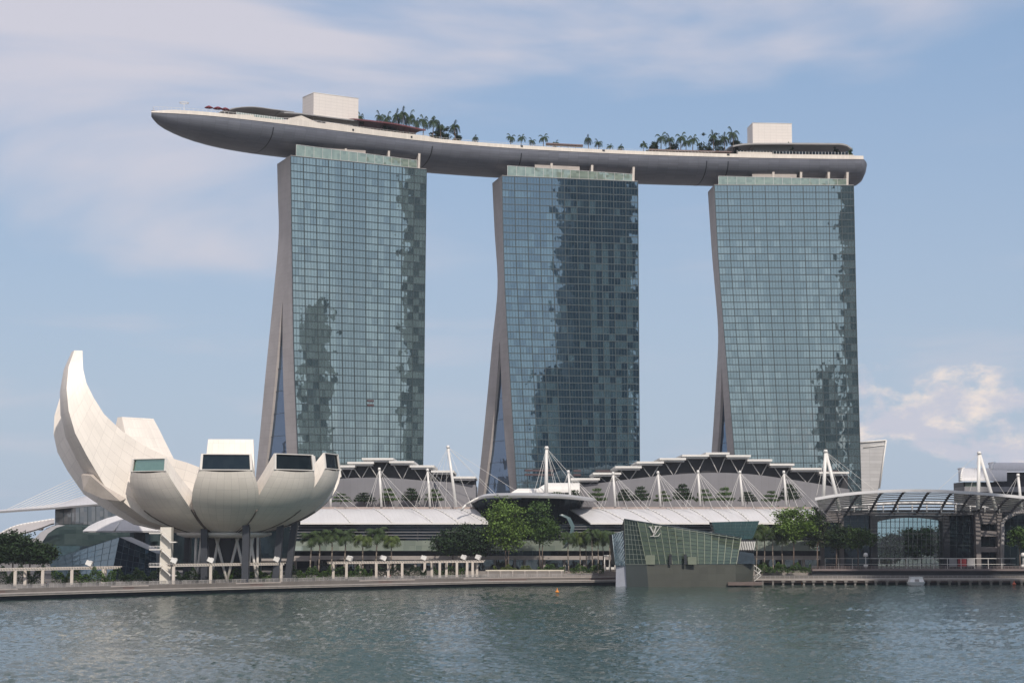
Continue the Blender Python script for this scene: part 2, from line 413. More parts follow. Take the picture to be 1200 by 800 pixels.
def land():
    pts = [shore_xy(px, 7.) for px in (-300, -60, 0, 150, 300, 450, 580, 726)]
    poly = [(-6000, 470)]+[(p.x, p.y) for p in pts]+[(xat(880, 757, 0), 757), (xat(1230, 772, 0), 772), (500, 772), (6000, 772), (6000, 7000), (-6000, 7000)]
    mb = MB(); mb.prism(poly, -1., 3.0)
    mb.build('ground', mat('paved_ground', (.13, .12, .11), .8, .15, .2), kind='structure')
    # raised mall terrace
    mb = MB(); mb.prism([(xat(440, 768, 5), 768), (xat(725, 768, 5), 768), (xat(880, 768, 5), 768), (xat(950, 776, 5), 776), (xat(1300, 776, 5), 776), (xat(1300, 1000, 5), 1000), (xat(440, 1000, 5), 1000)], 2.9, 4.8)
    mb.build('mall_terrace', mat('terrace_paving', (.25, .23, .21), .8, .12, .3), kind='structure')
    # broad steps between the central lawn edge and the boardwalk
    mb = MB()
    for k in range(5):
        y0 = 752+k*2.6
        mb.prism([(xat(590, y0, 3), y0), (xat(722, y0+3, 3), y0+3), (xat(722, 770, 3), 770), (xat(590, 770, 3), 770)], 2.9, 3.25+k*.33)
    mb.build('promenade_steps', M_DECK, kind='structure')
    # boardwalk along the curved shore
    N_ = 60; a = [shore_xy(-300+i*(1026/N_), 0.) for i in range(N_+1)]; b = [shore_xy(-300+i*(1026/N_), 7.2) for i in range(N_+1)]
    mb = MB()
    mb.grid([[(p.x, p.y, 1.75) for p in a], [(p.x, p.y, 1.75) for p in b]], False)
    mb.grid([[(p.x, p.y, 1.45) for p in a], [(p.x, p.y, 1.75) for p in a]], False)
    mb.grid([[(p.x, p.y+.35, .95) for p in a], [(p.x, p.y+.35, 1.45) for p in a]], False)
    mb.grid([[(p.x, p.y, 1.45) for p in b], [(p.x, p.y, 1.45) for p in a]], False)
    mb.build('boardwalk', M_FASC, kind='structure')
    mb = MB()   # retaining face of the upper walk + coping
    c = [shore_xy(-300+i*(1026/N_), 6.9) for i in range(N_+1)]
    mb.grid([[(p.x, p.y, 1.7) for p in c], [(p.x, p.y, 2.7) for p in c]], False)
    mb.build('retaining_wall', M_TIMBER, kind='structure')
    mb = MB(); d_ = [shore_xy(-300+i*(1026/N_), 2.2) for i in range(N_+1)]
    mb.grid([[(p.x, p.y, -1.) for p in d_], [(p.x, p.y, 1.44) for p in d_]], False); mb.build('gap_shade_sheet', M_DARK, kind='structure')  # dark sheet added as the shade in the gap below the boardwalk
    mb = MB()
    mb.grid([[(p.x, p.y-.25, 2.62) for p in c], [(p.x, p.y-.25, 3.02) for p in c], [(p.x, p.y+1.2, 3.02) for p in c]], False)
    mb.build('quay_coping', M_FASC, kind='structure')
    # short piles under the boardwalk
    proto = None
    L_ = 0.; last = a[0]; k = 0
    for i in range(1, 260):
        px = -150+i*3.4
        p = shore_xy(px, 1.3)
        if (p-last).length < 8.2 or px > 722: continue
        last = p
        if not(-12 < px < 1212): continue
        if proto is None:
            mb = MB(); mb.box((0, 0, .42), (1.1, .9, 1.15)); mb.box((0, .2, 1.12), (1.9, 1.2, .28))
            proto = one(mb, 'quay_pile', M_FASC, 'x', 'pile', (p.x, p.y, 0), 'piles under the left boardwalk'); o = proto
        else:
            o = copy_thing(proto, (p.x, p.y, 0), 'x')
        k += 1; o['label'] = 'short concrete pile under the curving left boardwalk'
land()

# ------------------------------------------------------------------ hotel towers
def curtains(spec):
    """which rooms have their curtains drawn: room = 2 panes wide"""
    rnd = random.Random(spec['seed']); rooms = {}
    def fn(j, i):
        k = (j//2, i)
        if k not in rooms:
            u, v = (j+.5)/44., (i+.5)/55.
            p = spec['zone'](u, v)
            r = rnd.random()
            rooms[k] = (rnd.uniform(.5, .72) if r < p else rnd.uniform(.05, .18))
        c = rooms[k]
        if rnd.random() < .12: c *= .6
        return c
    return fn
def tower(sp):
    zt, zb, nf, nb = 191.0, 3.0, 55, 44
    YA, YB, bul = sp['YA'], sp['YB'], sp['bulge']
    def tt(z): return (zt-z)/(zt-zb)
    A0_, B0_ = PG(sp['pxA'][0][1], YA, zt), PG(sp['pxB'][0][1], YB, zt)
    slope = (B0_.y-A0_.y)/(B0_.x-A0_.x)
    def front(side, z):
        # the curtain wall is one vertical plane; only its two side edges lean
        Y = YA if side == 0 else YB
        for _ in range(12):
            py = 400-F*((z-H_EYE)*CP-Y*SP)/(Y*CP+(z-H_EYE)*SP)
            px = smooth_table(sp['pxA'] if side == 0 else sp['pxB'], py)
            Y = A0_.y+(xat(px, Y, z)-A0_.x)*slope
        return PG(px, Y, z)
    def back(z):
        t = tt(z); Y = YA+20+28*t*t
        py = 400-F*((z-H_EYE)*CP-Y*SP)/(Y*CP+(z-H_EYE)*SP)
        return PG(smooth_table(sp['pxO'], py), Y, z)
    zs = [zb+(zt-zb)*i/nf for i in range(nf+1)]
    A = [front(0, z) for z in zs]; B = [front(1, z) for z in zs]; O = [back(z) for z in zs]
    Bo = [b+(o-a) for a, b, o in zip(A, B, O)]
    zap = zat(sp['apex'], YA+16)
    q1, q2 = [], []
    for z in zs:
        if z >= zap: q1.append(.47); q2.append(.53)
        else:
            t = (zap-z)/(zap-58.); q1.append(lerp(.47, sp['q1'], t)); q2.append(lerp(.53, sp['q2'], t))
    # meeting point is solid above the apex
    root = thing(sp['name'], sp['label'], 'skyscraper', (A[0]+B[0]+O[0]+Bo[0])/4, sp['group'])
    def slab(qa, qb, name):
        mb = MB()
        Pa = [a.lerp(o, q) for a, o, q in zip(A, O, qa)]; Pb = [a.lerp(o, q) for a, o, q in zip(A, O, qb)]
        Ra = [a.lerp(o, q) for a, o, q in zip(B, Bo, qa)]; Rb = [a.lerp(o, q) for a, o, q in zip(B, Bo, qb)]
        mb.grid([[Pb[i], Pa[i]] for i in range(nf+1)], False)
        mb.grid([[Pa[i], Ra[i]] for i in range(nf+1)], False)
        mb.grid([[Ra[i], Rb[i]] for i in range(nf+1)], False)
        mb.grid([[Rb[i], Pb[i]] for i in range(nf+1)], False)
        mb.face([Pa[-1], Ra[-1], Rb[-1], Pb[-1]]); mb.face([Pb[0], Rb[0], Ra[0], Pa[0]])
        mb.build(name, M_CONC, root)
    slab([0.0]*(nf+1), [q+.001 if z < zap else .5 for q, z in zip(q1, zs)], 'bay_side_slab')
    slab([q if z < zap else .501 for q, z in zip(q2, zs)], [1.0]*(nf+1), 'splayed_leg_slab')
    # tall glazed atrium between the legs
    rows = [[A[i].lerp(O[i], q1[i]+.002), A[i].lerp(O[i], (q1[i]+q2[i])/2), A[i].lerp(O[i], q2[i]-.002)] for i in range(nf+1) if zs[i] < zap+3]
    u0 = (B[0]-A[0]).normalized()
    rows = [[p+u0*1.2 for p in r] for r in rows]
    mb = glassgrid([[r[0].lerp(r[2], k/4) for k in range(5)] for r in rows], lambda j, i: .8 if R_() < .12 else .1)
    ag = mb.build('atrium_glazing', M_ATRIUM, root)
    for r in rows[::3]: mb = MB(); mb.tube(r[0]-u0*.15, r[2]-u0*.15, .12, n=4); mb.build('transom', M_MULL, ag)
    # curtain wall
    n = (B[30]-A[30]).cross(Vector((0, 0, 1))).normalized()
    if n.y > 0: n = -n
    g = [[a.lerp(b, j/nb)+n*.55 for j in range(nb+1)] for a, b in zip(A, B)]
    cf = curtains(sp)
    mb = glassgrid(g, cf); fac = mb.build('glass_facade', sp['glass'], root)
    # thin floor joints and pane joints, heavy mullions every four panes
    mb = MB()
    for i in range(nf+1):
        for j0 in range(0, nb, 11):
            a, b = g[i][j0]+n*.03, g[i][j0+11]+n*.03
            mb.hexa([a-Vector((0, 0, .19)), b-Vector((0, 0, .19)), b-Vector((0, 0, .19))+n*.10, a-Vector((0, 0, .19))+n*.10],
                    [a+Vector((0, 0, .19)), b+Vector((0, 0, .19)), b+Vector((0, 0, .19))+n*.10, a+Vector((0, 0, .19))+n*.10])
    mb.build('floor_joint', M_MULL, fac)
    mb = MB(); ud = (B[30]-A[30]).normalized()
    for j in range(0, nb+1):
        w = .15 if j % 4 == 0 else .06
        for i in range(0, nf, 5):
            i2 = min(nf, i+5); a, b = g[i][j]+n*.02, g[i2][j]+n*.02; d = n*(.28 if j % 4 == 0 else .06)
            mb.hexa([a-ud*w, a+ud*w, a+ud*w+d, a-ud*w+d], [b-ud*w, b+ud*w, b+ud*w+d, b-ud*w+d])
    mb.build('mullion', M_MULL, fac)
    # louvre bands of the plant floors
    for (u0_, u1_, v) in sp['louvres']:
        mb = MB(); i = v*nf; i0 = int(i); fr = i-i0
        for dz in (0, 2.0):
            a0 = A[i0].lerp(A[i0+1], fr); b0 = B[i0].lerp(B[i0+1], fr)
            a, b = a0.lerp(b0, u0_)+n*.72+Vector((0, 0, dz)), a0.lerp(b0, u1_)+n*.72+Vector((0, 0, dz))
            mb.hexa([a, b, b+n*.3, a+n*.3], [a+Vector((0, 0, .95)), b+Vector((0, 0, .95)), b+n*.3+Vector((0, 0, .95)), a+n*.3+Vector((0, 0, .95))])
        mb.build('plant_louvre', mat('louvre_maroon', (.07, .045, .05), .6), fac)
    # pale green glass screen standing on the roof edge, with posts
    cr = thing_part = None
    a, b = A[-1], B[-1]; c0, c1 = sp['crown']
    p0, p1 = a.lerp(b, c0)+n*.3, a.lerp(b, c1)+n*.3
    hgt = sp['crown_h']
    rows = bil(p0, p1, p1+Vector((0, 0, hgt*.72)), p0+Vector((0, 0, hgt)), 42, 3)
    cg = glassgrid(rows, lambda j, i: R_()*.8).build('roof_screen', M_CROWN, root)
    mb = MB(); mullions(mb, rows, .07, n*.1, (3, 3)); mb.build('screen_frame', M_STEEL, cg)
    mb = MB()
    back_ = (O[-1]-A[-1])
    q0, q3 = a.lerp(b, sp['core'][0])+back_*.12, a.lerp(b, sp['core'][1])+back_*.12
    mb.hexa([q0, q3, q3+back_*.6, q0+back_*.6], [p+Vector((0, 0, hgt+1.6)) for p in (q0, q3, q3+back_*.6, q0+back_*.6)])
    mb.build('roof_core', mat('core_beige', (.42, .38, .34), .7), root)
    for u in sp['struts']:
        mb = MB(); p = a.lerp(b, u)+back_*.10
        mb.hexa([p, p+ud*1.1, p+ud*1.1+back_*.5, p+back_*.5], [q+Vector((0, 0, hgt+2.6))+ud*.3 for q in (p, p+ud*1.1, p+ud*1.1+back_*.5, p+back_*.5)])
        mb.build('roof_strut', mat('strut_cream', (.55, .50, .44), .6), root)
    # roof slab between facade top and screen
    mb = MB(); mb.hexa([p+Vector((0, 0, -.02)) for p in (A[-1]+n*.6, B[-1]+n*.6, Bo[-1], O[-1])], [p+Vector((0, 0, .35)) for p in (A[-1]+n*.6, B[-1]+n*.6, Bo[-1], O[-1])])
    mb.build('roof_slab', M_CONC, root)
    return root
def zone1(u, v):
    if u < .30: p = .88 if v > .5 else .75
    elif u < .55: p = .05
    elif u < .72: p = .62
    elif u < .86: p = .70
    else: p = .55
    return p
def zone2(u, v):
    if v > .84: return .10
    if u < .36: p = .72
    elif u < .62: p = .04 if int(u*22) % 3 else .12
    else: p = .80 if int(u*22) % 2 == 0 else .12
    if .22 < v < .27: p *= .1
    if v < .22 and .36 < u < .64: p = .03
    return p
def zone3(u, v):
    if v > .86: return .04
    if u < .30: p = .62
    elif u < .58: p = .04
    elif u < .98: p = .55
    else: p = .3
    if v < .23: p *= .25
    return p
tower(dict(name='hotel_tower', label='left hotel tower with long grey end wall and pale glass, beside the white petal building', group='three hotel towers',
    seed=1, zone=zone1, glass=M_FACADE, YA=841, YB=873, bulge=9,
    pxA=[(183, 340), (310, 342), (420, 344), (530, 348.5), (680, 353)], pxB=[(199, 499), (340, 497.2), (531, 495), (680, 492)],
    pxO=[(183, 324.5), (225, 325.5), (275, 326.5), (345, 320.5), (440, 311), (531, 302.5), (680, 287)],
    apex=362, q1=.27, q2=.76, louvres=[(.55, .60, .40), (.55, .59, .235), (.78, .83, .235), (.36, .40, .235)], crown=(.04, .93), crown_h=5.6, core=(.22, .56), struts=(.10, .40, .72, .95)))
tower(dict(name='hotel_tower', label='middle hotel tower with glass coloured dark for its city reflection and slim splayed legs', group='three hotel towers',
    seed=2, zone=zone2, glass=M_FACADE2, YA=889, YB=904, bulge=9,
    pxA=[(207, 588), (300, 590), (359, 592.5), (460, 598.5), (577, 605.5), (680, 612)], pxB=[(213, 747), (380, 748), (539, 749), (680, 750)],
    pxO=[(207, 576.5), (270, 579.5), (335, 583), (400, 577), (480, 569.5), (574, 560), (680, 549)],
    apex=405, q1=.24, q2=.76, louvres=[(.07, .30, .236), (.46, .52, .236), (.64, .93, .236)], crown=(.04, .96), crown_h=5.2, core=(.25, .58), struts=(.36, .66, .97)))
tower(dict(name='hotel_tower', label='right hotel tower with pale even glass and the narrowest end wall', group='three hotel towers',
    seed=3, zone=zone3, glass=M_FACADE3, YA=913, YB=914, bulge=9,
    pxA=[(217, 837), (310, 842), (420, 851), (525, 860), (680, 872)], pxB=[(217, 1000), (400, 1004), (575, 1009), (680, 1012)],
    pxO=[(217, 829), (300, 834.5), (370, 840.5), (400, 841.5), (450, 839), (527, 834), (680, 822)],
    apex=438, q1=.28, q2=.74, louvres=[(.10, .25, .237), (.46, .54, .237), (.61, .82, .237)], crown=(.03, .95), crown_h=4.6, core=(.28, .60), struts=(.42, .62, .82, .955)))

# ------------------------------------------------------------------ sky park across the three roofs
EDGE = [(177, 812), (215, 815), (260, 821), (335, 836), (410, 853), (505, 874), (607, 890), (740, 903.5), (856, 911), (950, 914.5), (1012, 916)]
ZE = 205.0
near = []
for i in range(121):
    px = 177+i*(1012-177)/120.; Y = smooth_table(EDGE, px)
    near.append(Vector((xat(px, Y, ZE), Y)))
def sky_frame(t):
    """t in 0..1 along the deck -> centre point, outward (to camera) unit vector, half width, keel depth"""
    x = t*120; i = min(119, int(x)); p = near[i].lerp(near[i+1], x-i)
    i0, i1 = max(0, i-3), min(120, i+4)
    d = (near[i1]-near[i0]).normalized(); nrm = Vector((-d.y, d.x))
    if nrm.y < 0: nrm = -nrm
    return p, d, nrm
BASE_N = [sky_frame(i/120.)[2] for i in range(121)]
TIPN = sky_frame(.16)[2]
def half_w(t):
    w = 19.0
    if t < .24: w *= max(0., 1-((.24-t)/.24)**2.1)**.46
    if t > .965: w *= (1-((t-.965)/.035)**2.6*.35)
    return w
def keel(t):
    k = 10.6
    if t < .20: k *= max(.02, (1-((.20-t)/.20)**2.2))**.44
    if t > .985: k *= max(.0, 1-((t-.985)/.0152)**3.2)**.5
    return k
def deck_pt(t, v, z=ZE):
    """v: -1 near edge .. +1 far edge"""
    p, d, nrm = sky_frame(t)
    w = half_w(t); c = p+nrm*w if t > .24 else p+nrm*w
    q = c+nrm*(v*w)
    return Vector((q.x, q.y, z))
def skypark():
    root = thing('sky_park', 'long boat shaped roof terrace lying across the three hotel towers', 'roof terrace', deck_pt(.5, 0, 195))
    TS = [0.0005, .004, .01, .02, .035]+[.05+.0125*i for i in range(73)]+[.967, .974, .98, .986, .991, .995, .9985, .9999]
    rows = []
    for t in TS:
        r = []
        for k in range(25):
            a = pi*k/24.; v = -cos(a); z = ZE-keel(t)*(sin(a)**.75)
            q = deck_pt(t, v, z); sp_ = max(0., min(1., (t-.94)/.06)); q += Vector((1, 0, 0))*3.6*sin(a)*sp_*sp_*(3-2*sp_)
            r.append(q)
        rows.append(r)
    m = panel_mat('hull_panels', (.175, .184, .215), 5.2, 1.25, .62, .42, .07, .05, tile=.10, metal=.25)
    mb = MB(); mb.grid([[rows[i][k] for i in range(len(rows))] for k in range(25)], True)
    mb.face(list(reversed(rows[-1])))
    mb.build('hull', m, root)
    # cream parapet, higher towards the left; open band with glass rail
    def ph(t): return 1.35 if t < .18 else (1.35+1.0*min(1., (t-.18)/.02) if t < .395 else 1.45)
    far = MB()
    pr = []
    for t in TS:
        h = ph(t)*(min(1., t/.03)*.8+.2)
        pr.append([deck_pt(t, -1.0, ZE-.35)+Vector((0, -.25, 0)), deck_pt(t, -1., ZE+h)+Vector((0, -.1, 0)), deck_pt(t, -.965, ZE+h), deck_pt(t, -.965, ZE)])
    mb = MB(); mb.grid(pr, False)
    pr2 = [[deck_pt(t, 1.0, ZE-.3), deck_pt(t, 1., ZE+1.4), deck_pt(t, .97, ZE+1.4), deck_pt(t, .97, ZE)] for t in TS]
    mb.grid(pr2, False)
    mb.build('parapet', M_CREAM, root)
    mb = MB(); mb.grid([[deck_pt(t, -.97, ZE+.6) for t in TS], [deck_pt(t, .975, ZE+.6) for t in TS]], False)
    mb.build('deck', mat('roof_deck', (.40, .36, .32), .8), root)
    # expansion joints on the hull
    for t in (.172, .395, .52, .78, .81):
        mb = MB(); r0, r1 = [], []
        for k in range(1, 24):
            a = pi*k/24.
            for r, dt in ((r0, -.0007), (r1, .0007)):
                r.append(deck_pt(t+dt, -cos(a)*1.004, ZE-keel(t)*(sin(a)**.75)*1.006-.03))
        mb.grid([r0, r1], True); mb.build('hull_joint', M_DARK, root)
    # glass rail + posts along the observation tip
    mb = MB()
    for i in range(46):
        t = .004+i*.0062; p = deck_pt(t, -.97, ZE+ph(t)*.8); mb.tube(p, p+Vector((0, 0, 1.3)), .07, n=4)
    for i in range(45):
        t = .004+i*.0062; mb.tube(deck_pt(t, -.97, ZE+ph(t)*.8+1.3), deck_pt(t+.0062, -.97, ZE+ph(t+.0062)*.8+1.3), .07, n=4)
    for i in range(30):
        t = .004+i*.0062; p = deck_pt(t, .97, ZE+1.3); mb.tube(p, p+Vector((0, 0, 1.5)), .07, n=4)
        mb.tube(p+Vector((0, 0, 1.5)), deck_pt(t+.0062, .97, ZE+2.8), .07, n=4)
    mb.tube(deck_pt(.003, -.97, ZE+2.4), deck_pt(.003, .97, ZE+2.4), .07, n=4)
    mb.build('tip_railing', M_STEEL, root)
    mb = MB()
    for i in range(150):
        t = .29+i*.00465; p = deck_pt(t, -.96, ZE+ph(t)*.9)
        if .79 < t: continue
        mb.tube(p, p+Vector((0, 0, 1.0)), .045, n=4); mb.tube(p+Vector((0, 0, 1.0)), deck_pt(t+.00465, -.96, ZE+ph(t)*.9+1.0), .05, n=4)
    mb.build('deck_railing', M_STEEL, root)
    # a few dark openings in the parapet
    for t in (.283, .365, .52, .635, .81):
        mb = MB(); p = deck_pt(t, -1.0, ZE+.9); mb.box(p+Vector((0, -.15, 0)), (1.3, .3, .9)); mb.build('parapet_opening', M_DARK, root)
    # white lift boxes
    def tpx(px): return (px-177)/835.
    for (px0, px1, pyt, pyb, dep, cols) in ((367.5, 420, 112, 138, 12, 1), (882, 928, 144.5, 167.5, 13, 0)):
        t0, t1 = tpx(px0), tpx(px1)
        a, b = deck_pt(t0, -.25), deck_pt(t1, -.25)
        z1 = zat(pyt, (a.y+b.y)/2); u = (b-a).normalized(); nn = Vector((-u.y, u.x, 0))
        a = PG(px0, a.y, z1-4); b = PG(px1, b.y, z1-4); a.z = b.z = ZE+.6
        mb = MB(); q = [a, b, b+nn*dep, a+nn*dep]
        mb.hexa(q, [p+Vector((0, 0, z1-p.z)) for p in q])
        lb = mb.build('lift_box', panel_mat('lift_box_panels', (.68, .63, .58), 3.0, 1.5, .82, .5, .015, .06, tile=.015), root)
        mb = MB(); q2 = [p+Vector((0, 0, z1-p.z+.02)) for p in q]
        for e0, e1 in zip(q2, q2[1:]+q2[:1]): mb.tube(e0, e1, .16, n=4)
        mb.build('coping', M_STEEL, lb)
    # swept restaurant roofs: closed shells, thin at the rim
    def shell(px0, px1, ctl, v0, v1, m, name, thick=.35, par=None, n=28):
        rows_t, rows_b = [], []
        for i in range(n+1):
            s = i/n; px = lerp(px0, px1, s); t = tpx(px)
            r, rb = [], []
            for k in range(9):
                v = lerp(v0, v1, k/8); p = deck_pt(t, v)
                zt_ = zat(smooth_table(ctl, px), deck_pt(t, v0).y)
                z = zt_+1.2*sin(pi*k/8.)
                r.append(Vector((p.x, p.y, z))); rb.append(Vector((p.x, p.y, z-thick)))
            rows_t.append(r); rows_b.append(rb)
        mb = MB(); mb.grid(rows_t); mb.grid([list(reversed(r)) for r in rows_b])
        mb.grid([[r[0] for r in rows_t], [r[0] for r in rows_b]], False); mb.grid([[r[-1] for r in rows_b], [r[-1] for r in rows_t]], False)
        mb.grid([rows_t[0], rows_b[0]], False); mb.grid([rows_b[-1], rows_t[-1]], False)
        return mb.build(name, m, par or root)
    mg = mat('roof_grey', (.27, .265, .26), .5, .1); mm = mat('awning_maroon', (.13, .035, .04), .7, .15)
    s1 = shell(271, 354, [(271, 129.5), (285, 126), (305, 125), (330, 128), (354, 131)], -.55, .7, mg, 'restaurant_roof')
    s2 = shell(338, 424, [(338, 131.5), (360, 133), (395, 137.5), (424, 141)], -.75, -.05, mg, 'restaurant_roof', .5)
    s3 = shell(420, 503, [(420, 139), (440, 141), (470, 145), (503, 152)], -.78, .3, mm, 'awning_roof', .6)
    s4 = shell(862, 1001, [(862, 170.5), (872, 168.5), (890, 167.6), (980, 167.8), (994, 168.8), (1001, 173.5)], -.72, .7, mg, 'pavilion_roof', .8)
    # glazed pavilions under the roofs
    for (px0, px1, h, v, nn_) in ((283, 340, 3.6, -.62, 20), (350, 420, 2.4, -.70, 12), (424, 500, 2.6, -.66, 20), (868, 998, 4.2, -.60, 34)):
        pts = [deck_pt(tpx(lerp(px0, px1, i/nn_)), v, ZE+.6) for i in range(nn_+1)]
        hh = 0.
        mb = glassgrid([pts, [p+Vector((0, 0, h*.5)) for p in pts], [p+Vector((0, 0, h)) for p in pts]], lambda j, i: R_()*.5)
        g = mb.build('pavilion_glass', M_DARKGLASS if px0 != 283 else M_CROWN, root)
        mb = MB()
        for p in pts: mb.tube(p+Vector((0, -.15, 0)), p+Vector((0, -.15, h)), .10, n=4)
        mb.build('glass_post', M_STEEL, g)
    # solid cream wedges rising behind the parapet
    for (px0, px1, hl, hr, v) in ((340, 384, 3.6, .4, -.88), (262, 300, 1.0, 2.2, -.86), (384, 505, 3.0, 1.4, -.90), (505, 560, 1.4, .6, -.92), (866, 906, 2.4, 2.4, -.9), (906, 1002, 1.6, 1.6, -.9), (600, 640, .9, .9, -.9), (690, 735, .9, .9, -.9)):
        a, b = deck_pt(tpx(px0), v, ZE+.6), deck_pt(tpx(px1), v, ZE+.6); k = Vector((0, 1.0, 0))
        m_ = a.lerp(b, .35)
        mb = MB()
        if hl == 3.6:
            mb.hexa([a, m_, m_+k, a+k], [a+Vector((0, 0, 2.4)), m_+Vector((0, 0, 4.6)), m_+k+Vector((0, 0, 4.6)), a+k+Vector((0, 0, 2.4))])
            mb.hexa([m_, b, b+k, m_+k], [m_+Vector((0, 0, 4.6)), b+Vector((0, 0, 1.2)), b+k+Vector((0, 0, 1.2)), m_+k+Vector((0, 0, 4.6))])
        else:
            N_ = 8; c = [deck_pt(tpx(lerp(px0, px1, i/N_)), v, ZE+.6) for i in range(N_+1)]
            for i in range(N_):
                h0, h1 = lerp(hl, hr, i/N_), lerp(hl, hr, (i+1)/N_)
                mb.hexa([c[i], c[i+1], c[i+1]+k, c[i]+k], [c[i]+Vector((0, 0, h0)), c[i+1]+Vector((0, 0, h1)), c[i+1]+k+Vector((0, 0, h1)), c[i]+k+Vector((0, 0, h0))])
        mb.build('screen_wall', M_CREAM, root)
    # pool and sun deck roofs in the middle
    for (px0, px1, py) in ((645, 688, 168.4), (765, 862, 176.0)):
        N_ = 10; mb = MB(); c = [deck_pt(tpx(lerp(px0, px1, i/N_)), -.6, ZE) for i in range(N_+1)]
        z = zat(py, c[5].y)
        for i in range(N_):
            a, b = c[i].copy(), c[i+1].copy(); a.z = b.z = z-.5; k = Vector((0, 5, 0)); q = [a, b, b+k, a+k]
            mb.hexa(q, [p+Vector((0, 0, .5)) for p in q])
            if i % 2 == 0: mb.box((a.x, a.y+1, (ZE+.6+z)/2), (.25, .25, max(.3, z-ZE-.6)))
        mb.build('cabana_roof', mat('cabana_brown', (.17, .12, .11), .7), root)
    mb = MB()
    for i in range(26):   # loungers and low planters read as small bumps
        t = U_(.46, .92); p = deck_pt(t, U_(-.9, -.7), ZE+.6); mb.box(p+Vector((0, 0, .5)), (U_(1.2, 4), 1.2, U_(.8, 1.6)), U_(0, .4))
    mb.build('deck_furniture', mat('furniture_brown', (.20, .13, .11), .8), root)
    return root
skypark()
def tpx(px): return (px-177)/835.
# ring on a mast on the tip
def ring():
    t = tpx(220); p = deck_pt(t, .1, ZE+.6)
    r = thing('ring_aerial', 'white ring on a thin mast above the left tip of the roof terrace', 'aerial', p)
    zc = zat(120.8, p.y)
    mb = MB(); mb.tube(p, (p.x, p.y, zc), .12, n=5); mb.build('mast', M_STEEL, r)
    mb = MB(); rr = 2.0
    pts = [Vector((p.x+rr*cos(a), p.y+rr*sin(a), zc)) for a in [2*pi*i/20 for i in range(21)]]
    mb.path(pts, .16, 5)
    for k in range(4): mb.tube((p.x, p.y, zc), pts[k*5], .06, n=4)
    mb.build('ring', M_STEEL, r)
ring()
def umbrellas():
    m = mat('parasol_red', (.17, .02, .03), .7, .1)
    first = None
    for i, (px, w) in enumerate(((247, 1.0), (258, 1.15), (267, 1.0))):
        p = deck_pt(tpx(px), -.75, ZE+1.6)
        lab = ['dark red parasol on the roof terrace, nearest its left tip', 'largest dark red parasol on the roof terrace, middle of the three', 'dark red parasol on the roof terrace next to the restaurant roof'][i]
        if first is None:
            first = thing('parasol', lab, 'parasol', p, 'dark red parasols on the roof terrace')
            mb = MB(); mb.lathe([(.02, 3.6), (1.0, 3.2), (2.0, 2.6), (2.0, 2.5), (.9, 3.0), (.02, 3.4)], p, 8, False); mb.build('canopy', m, first)
            mb = MB(); mb.tube(p, p+Vector((0, 0, 3.4)), .07, n=5); mb.build('pole', M_STEEL, first)
        else: copy_thing(first, p, lab, 0, (w, w, 1.))
umbrellas()

